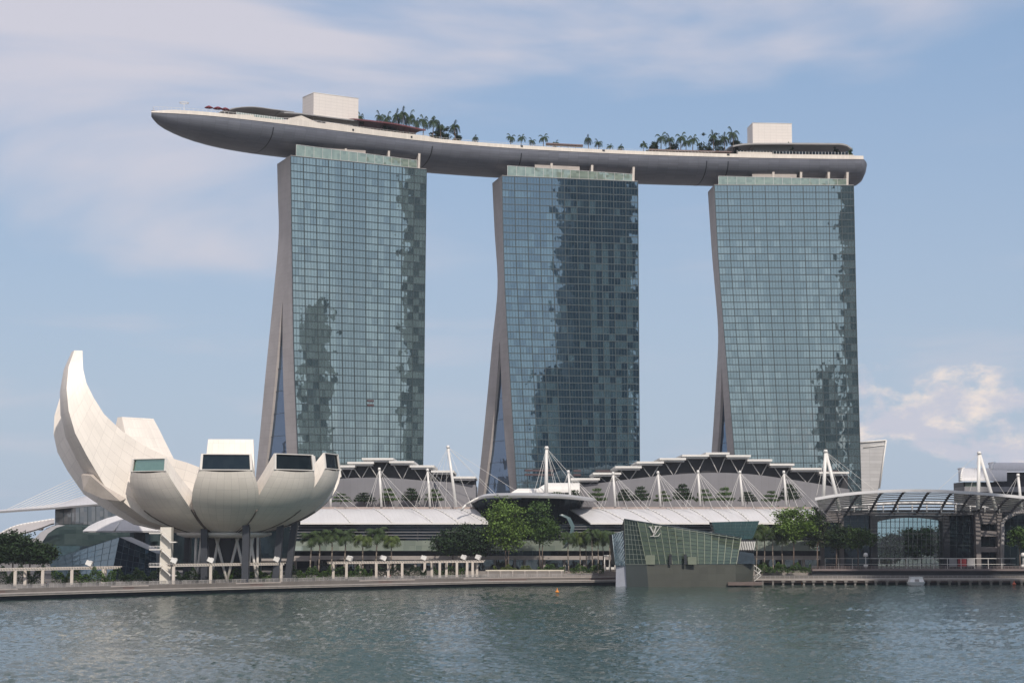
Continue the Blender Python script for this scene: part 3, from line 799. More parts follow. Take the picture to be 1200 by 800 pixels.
# ------------------------------------------------------------------ white petal museum
M_PETAL = panel_mat('petal_white', (.74, .69, .62), 4.2, 2.4, .80, .42, .05, .06, tile=.04)
M_PETAL_SEAM = mat('petal_seam', (.16, .13, .11), .7)
M_BRIGHT = mat('petal_trim', (.72, .69, .64), .4, .05)
def museum():
    cx, cy, zb = xat(263, 680, 20), 680.0, 18.8
    C = Vector((cx, cy, 0))
    root = thing('petal_museum', 'white museum shaped like an open lotus of ten petals, standing on dark columns', 'museum', (cx, cy, 3))
    def petal(az, outer, inner, win=None, name='petal', label=None, open_tip=False):
        """outer/inner: lists of (r, z, w). same length"""
        az = radians(az); d = Vector((cos(az), sin(az), 0)); p = Vector((-sin(az), cos(az), 0))
        n = len(outer)
        def pt(r, z, y): q = C+d*r+p*y; q.z = z; return q
        und, ins = [], []
        for (r, z, w) in outer:
            und.append([pt(r-.15*w*s*s, z+.07*w*s*s, w*s) for s in (-1, -.75, -.5, -.25, 0, .25, .5, .75, 1)])
        for (r, z, w) in inner:
            ins.append([pt(r+.04*w*s*s, z, w*s) for s in (-1, -.5, 0, .5, 1)])
        mb = MB(); mb.grid([[und[i][k] for i in range(n)] for k in range(9)], True)
        mb.grid([[ins[i][k] for i in range(n)] for k in reversed(range(5))], True)
        mb.grid([[ins[i][0] for i in range(n)], [und[i][0] for i in range(n)]], True)
        mb.grid([[und[i][-1] for i in range(n)], [ins[i][-1] for i in range(n)]], True)
        if not win: mb.face([und[-1][k] for k in range(9)]+[ins[-1][k] for k in reversed(range(5))])
        o = mb.build(name, M_PETAL, root)
        if label: o['label'] = label
        if win:
            for e_ in (0, -1):
                sm_ = MB(); sm_.path([und[i][e_]+Vector((0, 0, -.05)) for i in range(2, int(n*.62))], .27, 5); sm_.build('seam', M_PETAL_SEAM, o)
        if win:
            a, b, c, e = und[-1][0], und[-1][-1], ins[-1][-1], ins[-1][0]
            nrm = (b-a).cross(e-a).normalized()
            if nrm.dot(d) < 0: nrm = -nrm
            # frame ring, glass sunk into it
            k = .09; ia, ib, ic, ie = [q.lerp((a+b+c+e)/4, k) for q in (a, b, c, e)]
            low = [und[-1][j]+nrm*.25 for j in range(9)]
            fr = MB()
            for s0, s1, t0, t1 in ((a, b, ia, ib), (b, c, ib, ic), (c, e, ic, ie), (e, a, ie, ia)):
                fr.hexa([s0, s1, t1, t0], [s0+nrm*.5, s1+nrm*.5, t1+nrm*.5, t0+nrm*.5])
            fo = fr.build('window_frame', M_BRIGHT, o)
            rows = bil(ia, ib, ic, ie, 9, 3)
            rows = [[q-nrm*.35 for q in r] for r in rows]
            gm = MB() if False else glassgrid(rows, lambda j, i: R_()*.25)
            w = gm.build('window', win, o)
        return o
    def low(az, R=43., zt=40.8, wt=8.2, hwin=6.2, win=M_DARKGLASS):
        n = 14; out, inn = [], []
        for i in range(n+1):
            s = i/n; a = radians(4+80*s); r = R*(sin(a)/sin(radians(84)))**.98; z = zb+(zt-zb)*(1-cos(a))/(1-cos(radians(84)))
            w = r*tan(radians(18.2)); 
            if s > .52: w = lerp(w, wt, ((s-.52)/.48)**1.3)
            out.append((r, z, w))
            # upper surface: from the centre bowl out to the tip rim
            ri = lerp(9, R-2.2, s); zi = lerp(zb+7, zt+hwin, s**1.7) if s < 1 else zt+hwin
            wi = min(ri*tan(radians(17)), wt) if s > .5 else ri*tan(radians(17))
            ri = min(ri, r+1.5) if s < .3 else ri
            if s > .5: wi = lerp(9*1.0, wt*.96, (s-.5)/.5)
            inn.append((ri, max(zi, z+.8), min(wi, w)))
        petal(az, out, inn, win)
    low(239.5, R=42.5, wt=8.0, hwin=5.0, win=pane_mat('green_window', (.04, .10, .085), (.14, .24, .2), .25, (.7, 1, .9), .04), zt=40.6)
    low(279, R=43., wt=8.9)
    low(313.5, R=42.5, wt=8.7, zt=41.2)
    low(346, R=42., wt=7.8, zt=42.2)
    low(20, R=42., wt=7.5, zt=40)
    low(56, R=43., wt=7.5, zt=43)
    # petals that climb towards the back and left
    def tall(az, om, im, wl, f=1., zf=1.):
        A = abs(cos(radians(az))); Bp = abs(sin(radians(az)))
        o = [((r-Bp*w)/A*f, zb+z*zf, w) for (r, z), w in zip(om, wl)]
        i = [(r*f, z, w) for r, z, w in im]
        return o, i
    om = [(4, 0), (12, .8), (22.7, 2.6), (31.5, 5), (39.3, 9.8), (48, 17), (53.7, 27), (57.2, 35), (58.6, 43), (58.4, 51), (56.6, 59), (53.4, 65.2)]
    wl = [1.3, 3.8, 6.8, 9.2, 11.2, 12.2, 12.2, 11.3, 9.8, 8.0, 5.8, 3.4]
    imr = [(4, 40), (8, 43), (12, 45.2), (18, 47), (26, 51), (33, 56), (38.7, 61.6), (42.4, 67.4), (45.1, 72.5), (46.6, 77.2), (47.3, 81.0), (47.9, 84.3)]
    A = cos(radians(20)); Bp = sin(radians(20))
    o0 = [((r-Bp*w)/A if k > 1 else r, zb+z, w) for k, ((r, z), w) in enumerate(zip(om, wl))]
    wi = [1.2, 3., 5., 7., 9., 9.6, 9.6, 9., 8., 6.6, 5.0, 3.1]
    i0 = [((r+Bp*w)/A if k > 1 else r, z, w) for k, ((r, z), w) in enumerate(zip(imr, wi))]
    petal(200, o0, i0, None, 'tall_petal', 'tallest curved petal sweeping up on the left')
    o9 = [(r*1.12, zb+(z-zb)*.86, w*.9) for r, z, w in o0]; i9 = [(r*1.12, zb+(z-zb)*.86, w*.9) for r, z, w in i0]
    petal(165, o9, i9, None, 'rear_petal')
    def mid(az, R, zt, wt, name):
        n = 14; out, inn = [], []
        for i in range(n+1):
            s = i/n; a = radians(4+92*s); r = R*sin(a); z = zb+(zt-zb)*(1-cos(a))/(1-cos(radians(96)))
            w = r*tan(radians(18)) if s < .5 else lerp(R*.71*tan(radians(18)), wt, (s-.5)/.5)
            ri = lerp(8, R-4.5, s**.85); zi = lerp(zb+5, zt, s**2.1)
            out.append((r, z-.6*s, w)); inn.append((ri, max(zi, z+.5 if s < .97 else zt), min(max(ri, .5)*tan(radians(18)) if s < .5 else w, w)))
        petal(az, out, inn, None, name)
    mid(138, 57., 64., 7.4, 'rear_petal')
    mid(96, 44., 56., 8.6, 'rear_petal')
    # crystalline wedge between the tall petal and its neighbour
    Yw = 668
    Yw = 652
    q = [P(95, 556, Yw+4), P(106, 557, Yw), P(141, 587, Yw), P(120, 584, Yw+2), P(98, 574, Yw+3)]
    mb = MB(); mb.extrude(q, (3, 14, 3)); mb.build('gutter_wedge', mat('wedge_stone', (.50, .45, .40), .6, .14, .35), root)
    # central ring under the bowl
    mb = MB(); mb.lathe([(0.1, zb-.5), (14, zb-.2), (17, zb+.8), (17, zb+1.6), (0.1, zb+1.8)], (cx, cy, 0), 40); mb.build('belly_ring', M_BRIGHT, root)
    # dark raked columns
    mc = mat('column_charcoal', (.035, .04, .05), .5, .1)
    for (px, py, px2, Y, w) in ((240, 616, 240, 663, 1.15), (289, 616, 287.5, 661, 1.15), (330, 608, 323, 674, 1.15), (347, 606, 337, 682, 1.1), (222, 614, 218, 706, 1.1), (300, 612, 303, 712, 1.1)):
        a = P(px, py-6, Y); b = PG(px2, Y, 3.0)
        mb = MB(); k = Vector((w, 0, 0)); e = Vector((0, 1.8, 0))
        mb.hexa([b-k-e, b+k-e, b+k+e, b-k+e], [a-k-e, a+k-e, a+k+e, a-k+e]); mb.build('column', mc, root)
    # white crossing lattice in the middle
    zt_ = zb+1.0
    for (pa, pb) in ((230, 228.5), (237, 230), (236, 241), (257, 247), (252, 266), (280, 266), (276, 288), (297, 288), (293, 301), (302, 301.5)):
        mb = MB(); Y = 673
        mb.tube(PG(pb, Y, 3.0), PG(pa, Y, zt_), .50, .50, 8); mb.build('lattice_strut', M_BRIGHT, root)
    # glass core behind the lattice
    mb = MB(); mb.lathe([(10, 3), (10, zb+.2)], (cx, cy+6, 0), 24, False); mb.build('core_glass', M_DARK, root)
    # stair tower with folded flights on its left
    Ys = 646; x0, x1 = xat(187.2, Ys, 10), xat(200, Ys, 10)
    st = MB(); st.box(((x0+x1)/2, Ys+2.2, 12.6), (x1-x0, 4.4, 19.2)); to = st.build('stair_tower', mat('stair_white', (.62, .59, .52), .6, .08), root)
    for py in (624.5, 643.5, 663.5):
        z = zat(py, Ys)
        mb = MB(); xl = xat(176.3, Ys, z)
        mb.box(((xl+xat(190, Ys, z))/2, Ys-1.2, z), (xat(190, Ys, z)-xl, 2.4, .35))
        a, b = PG(190, Ys-1.2, z), PG(201.5, Ys-1.2, z-3.0)
        e = Vector((0, 1.1, 0)); v = Vector((0, 0, .45))
        mb.hexa([a-e-v, b-e-v, b+e-v, a+e-v], [a-e, b-e, b+e, a+e])
        c, d_ = PG(199, Ys-1.2, z-3.0), PG(207, Ys-1.2, z-3.0)
        mb.box(((c+d_)/2), (d_.x-c.x, 2.4, .35))
        mb.build('stair_flight', M_BRIGHT, to)
        mb = MB()
        for k in range(9):
            x = lerp(xl, xat(190, Ys, z), k/8); mb.tube((x, Ys-2.4, z+.1), (x, Ys-2.4, z+1.2), .06, n=4)
        mb.tube((xl, Ys-2.4, z+1.2), (xat(190, Ys, z), Ys-2.4, z+1.2), .07, n=4)
        mb.tube((xat(190, Ys, z), Ys-2.4, z+1.2), b+Vector((0, -1.1, 1.2)), .07, n=4)
        mb.build('stair_rail', M_STEEL, to)
    return root
museum()

# ------------------------------------------------------------------ stepped convention halls and the mall front
M_CLERE = mat('clerestory_dark', (.022, .022, .026), .5, .2)
def hall(label, plates, arc, Y, px_l, px_r, y_base, name='convention_hall'):
    root = thing(name, label, 'convention hall', PG((px_l+px_r)/2, Y, 4.8), 'stepped convention halls')
    zb_ = 4.8
    # curved grey wall
    N_ = 40; top, bot, dk = [], [], []
    for i in range(N_+1):
        px = lerp(px_l, px_r, i/N_); bow = 6*sin(pi*i/N_)
        yy = Y-bow
        q = P(px, smooth_table(arc, px), yy); top.append(q); bot.append(PG(px, yy, zb_))
    mb = MB(); mb.grid([bot, top], True)
    bk = [Vector((q.x, Y+40, q.z)) for q in top]
    mb.grid([top, bk], False)
    mb.face([bot[0], top[0], Vector((top[0].x, Y+40, top[0].z)), Vector((bot[0].x, Y+40, zb_))])
    mb.face([top[-1], bot[-1], Vector((bot[-1].x, Y+40, zb_)), Vector((top[-1].x, Y+40, top[-1].z))])
    mb.build('curved_wall', M_GREYWALL, root)
    # dark clerestory set back, one stepped bay per roof plate
    for k, (a, b, py) in enumerate(plates):
        yf = Y+3
        la = a+2 if k == 0 else max(a, (plates[k-1][1]+a)/2); rb = b-1 if k == len(plates)-1 else min(b, (plates[k+1][0]+b)/2)
        zt_ = zat(py+3, yf)
        zl = zat(max(smooth_table(arc, la), smooth_table(arc, rb))+3, yf)-1
        p = [PG(la, yf, zl), PG(rb, yf, zl)]; xx = [p[0].x, p[1].x]
        mb = MB(); mb.hexa([(xx[0], yf, zl), (xx[1], yf, zl), (xx[1], yf+34, zl), (xx[0], yf+34, zl)], [(xx[0], yf, zt_), (xx[1], yf, zt_), (xx[1], yf+34, zt_), (xx[0], yf+34, zt_)])
        mb.build('clerestory', M_CLERE, root)
        # V struts
        yv = Y+.6; zc = zat(smooth_table(arc, (a+b)/2)+1, yv)
        mid = PG((a+b)/2+1, yv, zc-.3)
        for px in (lerp(a, b, .14), lerp(a, b, .86)):
            mb = MB(); mb.tube(mid, PG(px, yv-1, zt_+.1), .22, n=5); mb.build('v_strut', M_STEEL, root)
        # roof plate
        za = zat(py, yf-6); yy = Y-5
        xa, xb = xat(a, yy, za), xat(b, yy, za)
        mb = MB()
        q = [(xa, yy, za-.9), (xb, yy, za-.9), (xb, Y+36, za-.9), (xa, Y+36, za-.9)]
        mb.hexa(q, [(x, y, z+.9) for x, y, z in q])
        mb.hexa([(xa+.6, yy+1, za-1.7), (xb-.6, yy+1, za-1.7), (xb-.6, Y+35, za-1.7), (xa+.6, Y+35, za-1.7)], [(xa+.6, yy+1, za-.9), (xb-.6, yy+1, za-.9), (xb-.6, Y+35, za-.9), (xa+.6, Y+35, za-.9)])
        mb.build('roof_plate', M_WHITE, root)
    return root
hall('grey curved convention hall with stepped white roof plates, left one, beside the petal museum',
     [(378, 400, 549), (396, 416, 545), (407, 438, 541), (424, 461, 536.5), (456, 485, 540), (480, 509, 545), (505, 532, 551), (531, 557.5, 558)],
     [(360, 566), (400, 560.5), (450, 559.5), (500, 563), (530, 565), (557, 568)], 822, 362, 557.5, 590)
hall('long grey curved convention hall with twelve stepped white roof plates, right of the middle',
     [(669, 703, 560), (695, 728, 553.5), (721, 752, 546), (746, 778, 540.5), (773, 804, 536.5), (799.5, 831, 532.5), (827, 855, 530), (851, 880, 533), (876, 905, 538), (902, 931, 543), (927, 963, 548), (960, 995, 552.5)],
     [(655, 570), (700, 566), (735, 561.5), (786, 556), (840, 553.5), (884, 555.7), (916, 560), (949, 565), (995, 573)], 830, 655, 995.5, 590)

def vault(label, pl, pr, lcut, rcut, ribs):
    """low curved white roof over the mall front. lcut/rcut: how far the lower corner is shifted in px"""
    y0, y1 = 786, 803; N_, K = 30, 10
    zt_, ze = zat(596, y1), zat(612.5, y0)
    root = thing('mall_roof', label, 'roof', PG((pl+pr)/2, y0, ze), 'curved white mall roofs')
    def pt(u, k, off=0.):
        s = k/K; a = s*pi/2
        y = y0+(y1-y0)*(1-cos(a)) if False else lerp(y0, y1, s)
        z = ze+(zt_-ze)*sin(a)**.9+off
        px = lerp(pl+lcut*(1-s)**1.6, pr+rcut*(1-s)**1.6, u)
        return Vector((xat(px, y, z), y, z))
    rows = [[pt(i/N_, k) for i in range(N_+1)] for k in range(K+1)]; low_ = [[q-Vector((0, 0, .5)) for q in r] for r in rows]
    mb = MB(); mb.grid(rows); mb.grid([list(reversed(r)) for r in low_]); mb.grid([low_[0], rows[0]], False)
    mb.grid([[r[0] for r in rows], [r[0] for r in low_]], False); mb.grid([[r[-1] for r in low_], [r[-1] for r in rows]], False); mb.grid([rows[-1], low_[-1]], False)
    mb.build('roof_sheet', M_ROOF, root)
    mb = MB(); mb.grid([[q+Vector((0, -.12, -.55)) for q in rows[0]], [q+Vector((0, -.12, .08)) for q in rows[0]]], False); mb.build('eave', M_STEEL, root)
    for px in ribs:
        u = (px-pl)/(pr-pl); mb = MB(); pts = []
        for k in range(K+1):
            s = k/K; q = pt(u+14/(pr-pl)*(1-s)**1.3, k, .18); pts.append(q)
        mb.path(pts, .26, 5); mb.build('roof_rib', M_STEEL, root)
    # terrace edge with parapet behind the roof
    return root
vault('curved white roof sheet with slim ribs, left one, next to the petal museum', 352, 556, 0, 17, [392, 437, 481, 509, 537])
vault('curved white roof sheet with slim ribs, long right one above the glass crystal pavilion', 666, 957, 26, 2, [700, 730, 757, 782, 806.5, 832, 857, 882, 906, 930])

def mall(pl, pr, label, ul, ur):
    root = thing('mall_front', label, 'mall', PG((pl+pr)/2, 790, 4.8), 'mall fronts on the waterfront')
    y0 = 791
    def X(px, z=12, y=y0): return xat(px, y, z)
    # body behind
    zt_ = zat(597, 804)-1.0
    mb = MB(); x0, x1 = X(ul), X(ur)
    mb.hexa([(x0, y0, 4.8), (x1, y0, 4.8), (x1, 818, 4.8), (x0, 818, 4.8)], [(x0, y0, zat(613.5, y0)), (x1, y0, zat(613.5, y0)), (x1, 818, zat(613.5, y0)), (x0, 818, zat(613.5, y0))])
    mb.hexa([(x0, 803.5, 20), (x1, 803.5, 20), (x1, 818, 20), (x0, 818, 20)], [(x0, 803.5, zt_+.6), (x1, 803.5, zt_+.6), (x1, 818, zt_+.6), (x0, 818, zt_+.6)])
    mb.build('building_body', M_DARK, root)
    # terrace on top with a pinkish parapet
    z1 = zt_+.7
    mb = MB(); mb.hexa([(x0, 803.2, z1), (x1, 803.2, z1), (x1, 826, z1), (x0, 826, z1)], [(x0, 803.2, z1+.3), (x1, 803.2, z1+.3), (x1, 826, z1+.3), (x0, 826, z1+.3)])
    mb.hexa([(x0, 804, z1+.3), (x1, 804, z1+.3), (x1, 804.6, z1+.3), (x0, 804.6, z1+.3)], [(x0, 804, z1+1.5), (x1, 804, z1+1.5), (x1, 804.6, z1+1.5), (x0, 804.6, z1+1.5)])
    mb.build('terrace_slab', mat('terrace_pink', (.40, .33, .30), .7), root)
    # louvred glass upper floor
    zg0, zg1 = zat(634, y0), zat(614.5, y0)
    rows = bil((x0, y0-.6, zg0), (x1, y0-.6, zg0), (x1, y0-.6, zg1), (x0, y0-.6, zg1), int((x1-x0)/3), 5)
    g = glassgrid(rows, lambda j, i: R_()*.35).build('upper_glazing', M_DARKGLASS, root)
    for i, py in enumerate((616.5, 619.5, 623, 626.5, 630)):
        z = zat(py, y0-1.5); mb = MB(); mb.box(((x0+x1)/2, y0-1.6, z), (x1-x0, 1.0, .28)); mb.build('sun_louvre', mat('louvre_grey', (.20, .20, .21), .5), g)
    k = 0; x = x0+4
    while x < x1:
        mb = MB(); mb.box((x, y0-1.2, (zg0+zg1)/2), (.55, 1.4, zg1-zg0)); mb.build('upper_pier', M_DARK, root); x += 16.5
    # sloping pale green glass band
    x0, x1 = X(pl), X(pr)
    za, zb_ = zat(645, y0-7), zat(633, y0-1.5)
    rows = bil((x0, y0-7, za), (x1, y0-7, za), (x1, y0-1.7, zb_), (x0, y0-1.7, zb_), int((x1-x0)/2.6), 2)
    g2 = glassgrid(rows, lambda j, i: U_(.2, .9)).build('green_skirt', pane_mat('skirt_glass', (.10, .13, .11), (.22, .25, .21), .12, (.8, .95, .9), .03), root)
    mb = MB(); mullions(mb, rows, .06, (0, -.05, .03), (2, 1)); mb.build('skirt_frame', mat('frame_green', (.16, .19, .17), .5), g2)
    # dark strip, ledge, ground arcade
    zl0, zl1 = zat(655.5, y0-8), zat(651, y0-8)
    mb = MB(); mb.hexa([(x0, y0-8.5, zl0), (x1, y0-8.5, zl0), (x1, y0, zl0), (x0, y0, zl0)], [(x0, y0-8.5, zl1), (x1, y0-8.5, zl1), (x1, y0, zl1), (x0, y0, zl1)])
    mb.build('arcade_ledge', mat('ledge_grey', (.30, .275, .255), .7, .1), root)
    x = x0+3
    while x < x1:
        mb = MB(); mb.box((x, y0-5.5, (4.8+zl0)/2), (1.0, 1.0, zl0-4.8)); mb.build('arcade_column', mat('column_beige', (.30, .27, .25), .7), root); x += 8.3
    rows = bil((x0, y0-.3, 4.9), (x1, y0-.3, 4.9), (x1, y0-.3, zl0), (x0, y0-.3, zl0), int((x1-x0)/2.8), 1)
    g3 = glassgrid(rows, lambda j, i: (.9 if R_() < .14 else R_()*.3)).build('shop_glazing', pane_mat('shop_glass', (.02, .024, .026), (.17, .16, .14), .08, (.8, .9, .9), .04), root)
    return root
mall(340, 606, 'low dark glazed mall front with louvres and green glass skirt, left part behind the palms', 340, 572)
mall(606.2, 958, 'low dark glazed mall front with green glass skirt, right part behind the crystal pavilion', 655, 958)

def theatre():
    root = thing('entrance_pavilion', 'round dark glass entrance pavilion under a wide white lens shaped canopy in the middle', 'pavilion', PG(618, 786, 4.8))
    cxp = xat(618, 800, 30); Rr = 22.; cyp = 815
    zc = zat(586, 778)
    mb = MB()
    # curved glass drum
    rows = []
    for i in range(9):
        s = i/8; z = lerp(4.8, zc+1, s); r = Rr*(.62+.38*s**1.3) 
        rows.append([Vector((cxp+(r*1.12)*cos(a), cyp-8+r*.62*sin(a), z)) for a in [pi+pi*j/26 for j in range(27)]])
    g = glassgrid(rows, lambda j, i: R_()*.25).build('glass_drum', M_DARKGLASS, root)
    mb = MB(); mullions(mb, rows, .07, (0, -.08, 0), (2, 2)); mb.build('drum_frame', M_MULL, g)
    # blue-green curved edge on the right
    pts = [(655, 603), (664, 607), (669, 617), (667, 628), (661, 637)]
    mb = MB(); a_ = [P(x, y, 783) for x, y in pts]; b_ = [P(x+4.5, y-1, 783) for x, y in pts]
    mb.grid([a_, b_, [q+Vector((0, 4, 0)) for q in b_]], True); mb.build('glass_rim', mat('rim_teal', (.09, .14, .15), .3, .1), root)
    # canopy: long upper arc, deep front
    up = [(554, 585.5), (560, 581.5), (570, 579), (600, 578.5), (640, 579), (664, 580), (697, 583)]
    top, fr, bk = [], [], []
    n = 36
    for i in range(n+1):
        px = lerp(553.5, 698, i/n); s = 2*i/n-1; d = sqrt(max(0, 1-s*s))
        yf = 800-26*d**.8; q = P(px, smooth_table(up, px)+1.5, yf); zz = q.z
        top.append(Vector((q.x, yf+9*d, zz+1.1*d+.15))); fr.append(q); bk.append(Vector((q.x, 800+20*d+.1, zz+.8*d)))
    mb = MB(); mb.grid([fr, top, bk], True)
    lo = [Vector((q.x, q.y+.4, q.z-.9)) for q in fr]; lo2 = [Vector((q.x, q.y+6, q.z-1.0)) for q in fr]; lo3 = [Vector((q.x, q.y-.5, q.z-1.0)) for q in bk]
    mb.grid([lo3, lo2, lo, fr], False); mb.grid([bk, lo3], False)
    mb.build('canopy', mat('canopy_silver', (.52, .52, .53), .35, .05, metal=.2), root)
    mb = MB()  # low side wings of the canopy
    a = P(540, 598, 785); b = P(556, 585, 785); c = P(564, 582, 790)
    mb.path([a, P(546, 591, 785), b, c], .45, 6); mb.build('canopy_arm', M_STEEL, root)
    # body behind
    mb = MB(); mb.box((cxp, 815, 15), (48, 14, 21)); mb.build('rear_block', M_DARK, root)
    return root
theatre()
def small_vaults():
    for (a, b, py, lab) in ((607, 646, 572, 'small white barrel roof behind the round entrance pavilion, lower one'), (641, 679, 565.5, 'small white barrel roof behind the round entrance pavilion, higher one nearest the stepped hall')):
        Y = 824; z = zat(py, Y); xa, xb = xat(a, Y, z), xat(b, Y, z)
        root = thing('barrel_roof', lab, 'roof', ((xa+xb)/2, Y, 4.8), 'small barrel roofs')
        rows = []
        for k in range(9):
            t = pi*.5*k/8; rows.append([Vector((xa+(2 if False else 5)*(1-sin(t)), Y-5*cos(t), z-5*(1-sin(t)) if k < 8 else z)) if False else Vector((lerp(xa, xb, u)-(6*(1-sin(t)) if u == 0 else 0), Y-4*cos(t), z-3.8*(1-sin(t)))) for u in (0, .5, 1)])
        rows.append([Vector((q.x, Y+30, z)) for q in rows[-1]])
        mb = MB(); mb.grid(rows, True); mb.grid([[q-Vector((0, -.1, .5)) for q in reversed(r)] for r in rows], True); mb.grid([[q-Vector((0, 0, .5)) for q in rows[0]], rows[0]], False)
        mb.build('roof_sheet', M_WHITE, root)
        mb = MB(); mb.box(((xa+xb)/2, Y+14, (z+4.8)/2-2), (xb-xa-3, 26, z-4.8-4)); mb.build('wall', M_CLERE, root)
small_vaults()

# ------------------------------------------------------------------ masts and stays
def mast(px, pyt, pxb, pyb, Y, label, r=.58, stays=(), two=None, zfoot=None, group='white slender masts along the terrace'):
    top = P(px, pyt, Y); base = P(pxb, pyb, Y)
    root = thing('cable_mast', label, 'mast', base, group)
    mb = MB(); mb.tube(base, top, r, r*.75, 10); mb.build('pole', M_STEEL, root)
    if two:
        mb = MB(); mb.tube(P(two[0], two[1], Y+two[2]), top, r, r*.75, 10); mb.build('pole', M_STEEL, root)
    mb = MB(); mb.tube(top-Vector((0, 0, .6)), top+Vector((0, 0, .5)), r*1.25, r*.8, 8); mb.build('mast_head', M_STEEL, root)
    for (x, y, yy) in stays:
        mb = MB(); mb.tube(top-Vector((0, 0, .3)), P(x, y, yy), .075, n=4, cap=False); mb.build('stay', M_STEEL, root)
def st(px): return [(px-10, 592, 804), (px-15, 594, 804), (px+7, 594, 804), (px+17, 596, 800), (px+30, 598, 800), (px+44, 605, 793), (px+58, 611, 787)]
mast(387, 569, 387.5, 594, 805, 'short white mast half hidden by the right side of the petal museum', stays=[(378, 592, 804), (408, 594, 802), (430, 603, 795)])
small = [(444.5, 549, 447, 594, 'slim white mast before the left convention hall, nearest the petal museum'),
         (501, 550, 504, 594, 'slim white mast before the left convention hall, beside its tall leaning neighbour'),
         (666, 552, 669, 594, 'slim white mast at the right rim of the round entrance pavilion'),
         (718.5, 554, 721, 593.5, 'slim white mast above the left edge of the green crystal pavilion'),
         (771, 553, 774, 593, 'slim white mast directly above the letters on the crystal pavilion'),
         (818, 552, 820.6, 592, 'slim white mast under the highest roof plate of the long hall'),
         (867, 552.5, 870.4, 592, 'slim white mast above the sloping right end of the crystal pavilion'),
         (918.5, 552.5, 921.5, 592, 'slim white mast above the round bright green tree')]
for (a, b, c, d, lab) in small: mast(a, b, c, d, 804, lab, stays=st(a))
mast(525, 523, 534.5, 594, 800, 'tall leaning white mast between the left hall and the round pavilion', .7,
     stays=[(497, 594, 804), (510, 594, 804), (522, 594, 804), (576, 578, 812), (605, 575, 815), (554, 596, 790), (585, 583, 800), (490, 590, 804)], group='tall white masts')
mast(640.5, 524, 640, 580, 806, 'tall upright white mast rising through the round pavilion canopy', .85,
     stays=[(625, 580, 800), (631, 580, 800), (652, 582, 800), (658, 592, 800), (668, 594, 804), (690, 594, 804), (705, 597, 800)], group='tall white masts')
mast(967.5, 528, 964.5, 590, 782, 'tall white two legged mast at the left end of the arched canopy', .85, two=(984, 597, 0),
     stays=[(957, 580, 780), (1010, 574, 784), (1000, 576, 784), (1024, 573, 784), (987, 583, 784)], group='tall white masts')
mast(1147.5, 530, 1146, 596, 782, 'tall white two legged mast through the right part of the arched canopy', .85, two=(1167, 597, 0),
     stays=[(1100, 573, 784), (1178, 580, 784), (1136, 578, 784)], group='tall white masts')
mast(1193, 556, 1197, 597, 782, 'short white mast at the right border by the arched canopy', .7, stays=[(1180, 578, 784), (1183, 585, 784)], group='tall white masts')

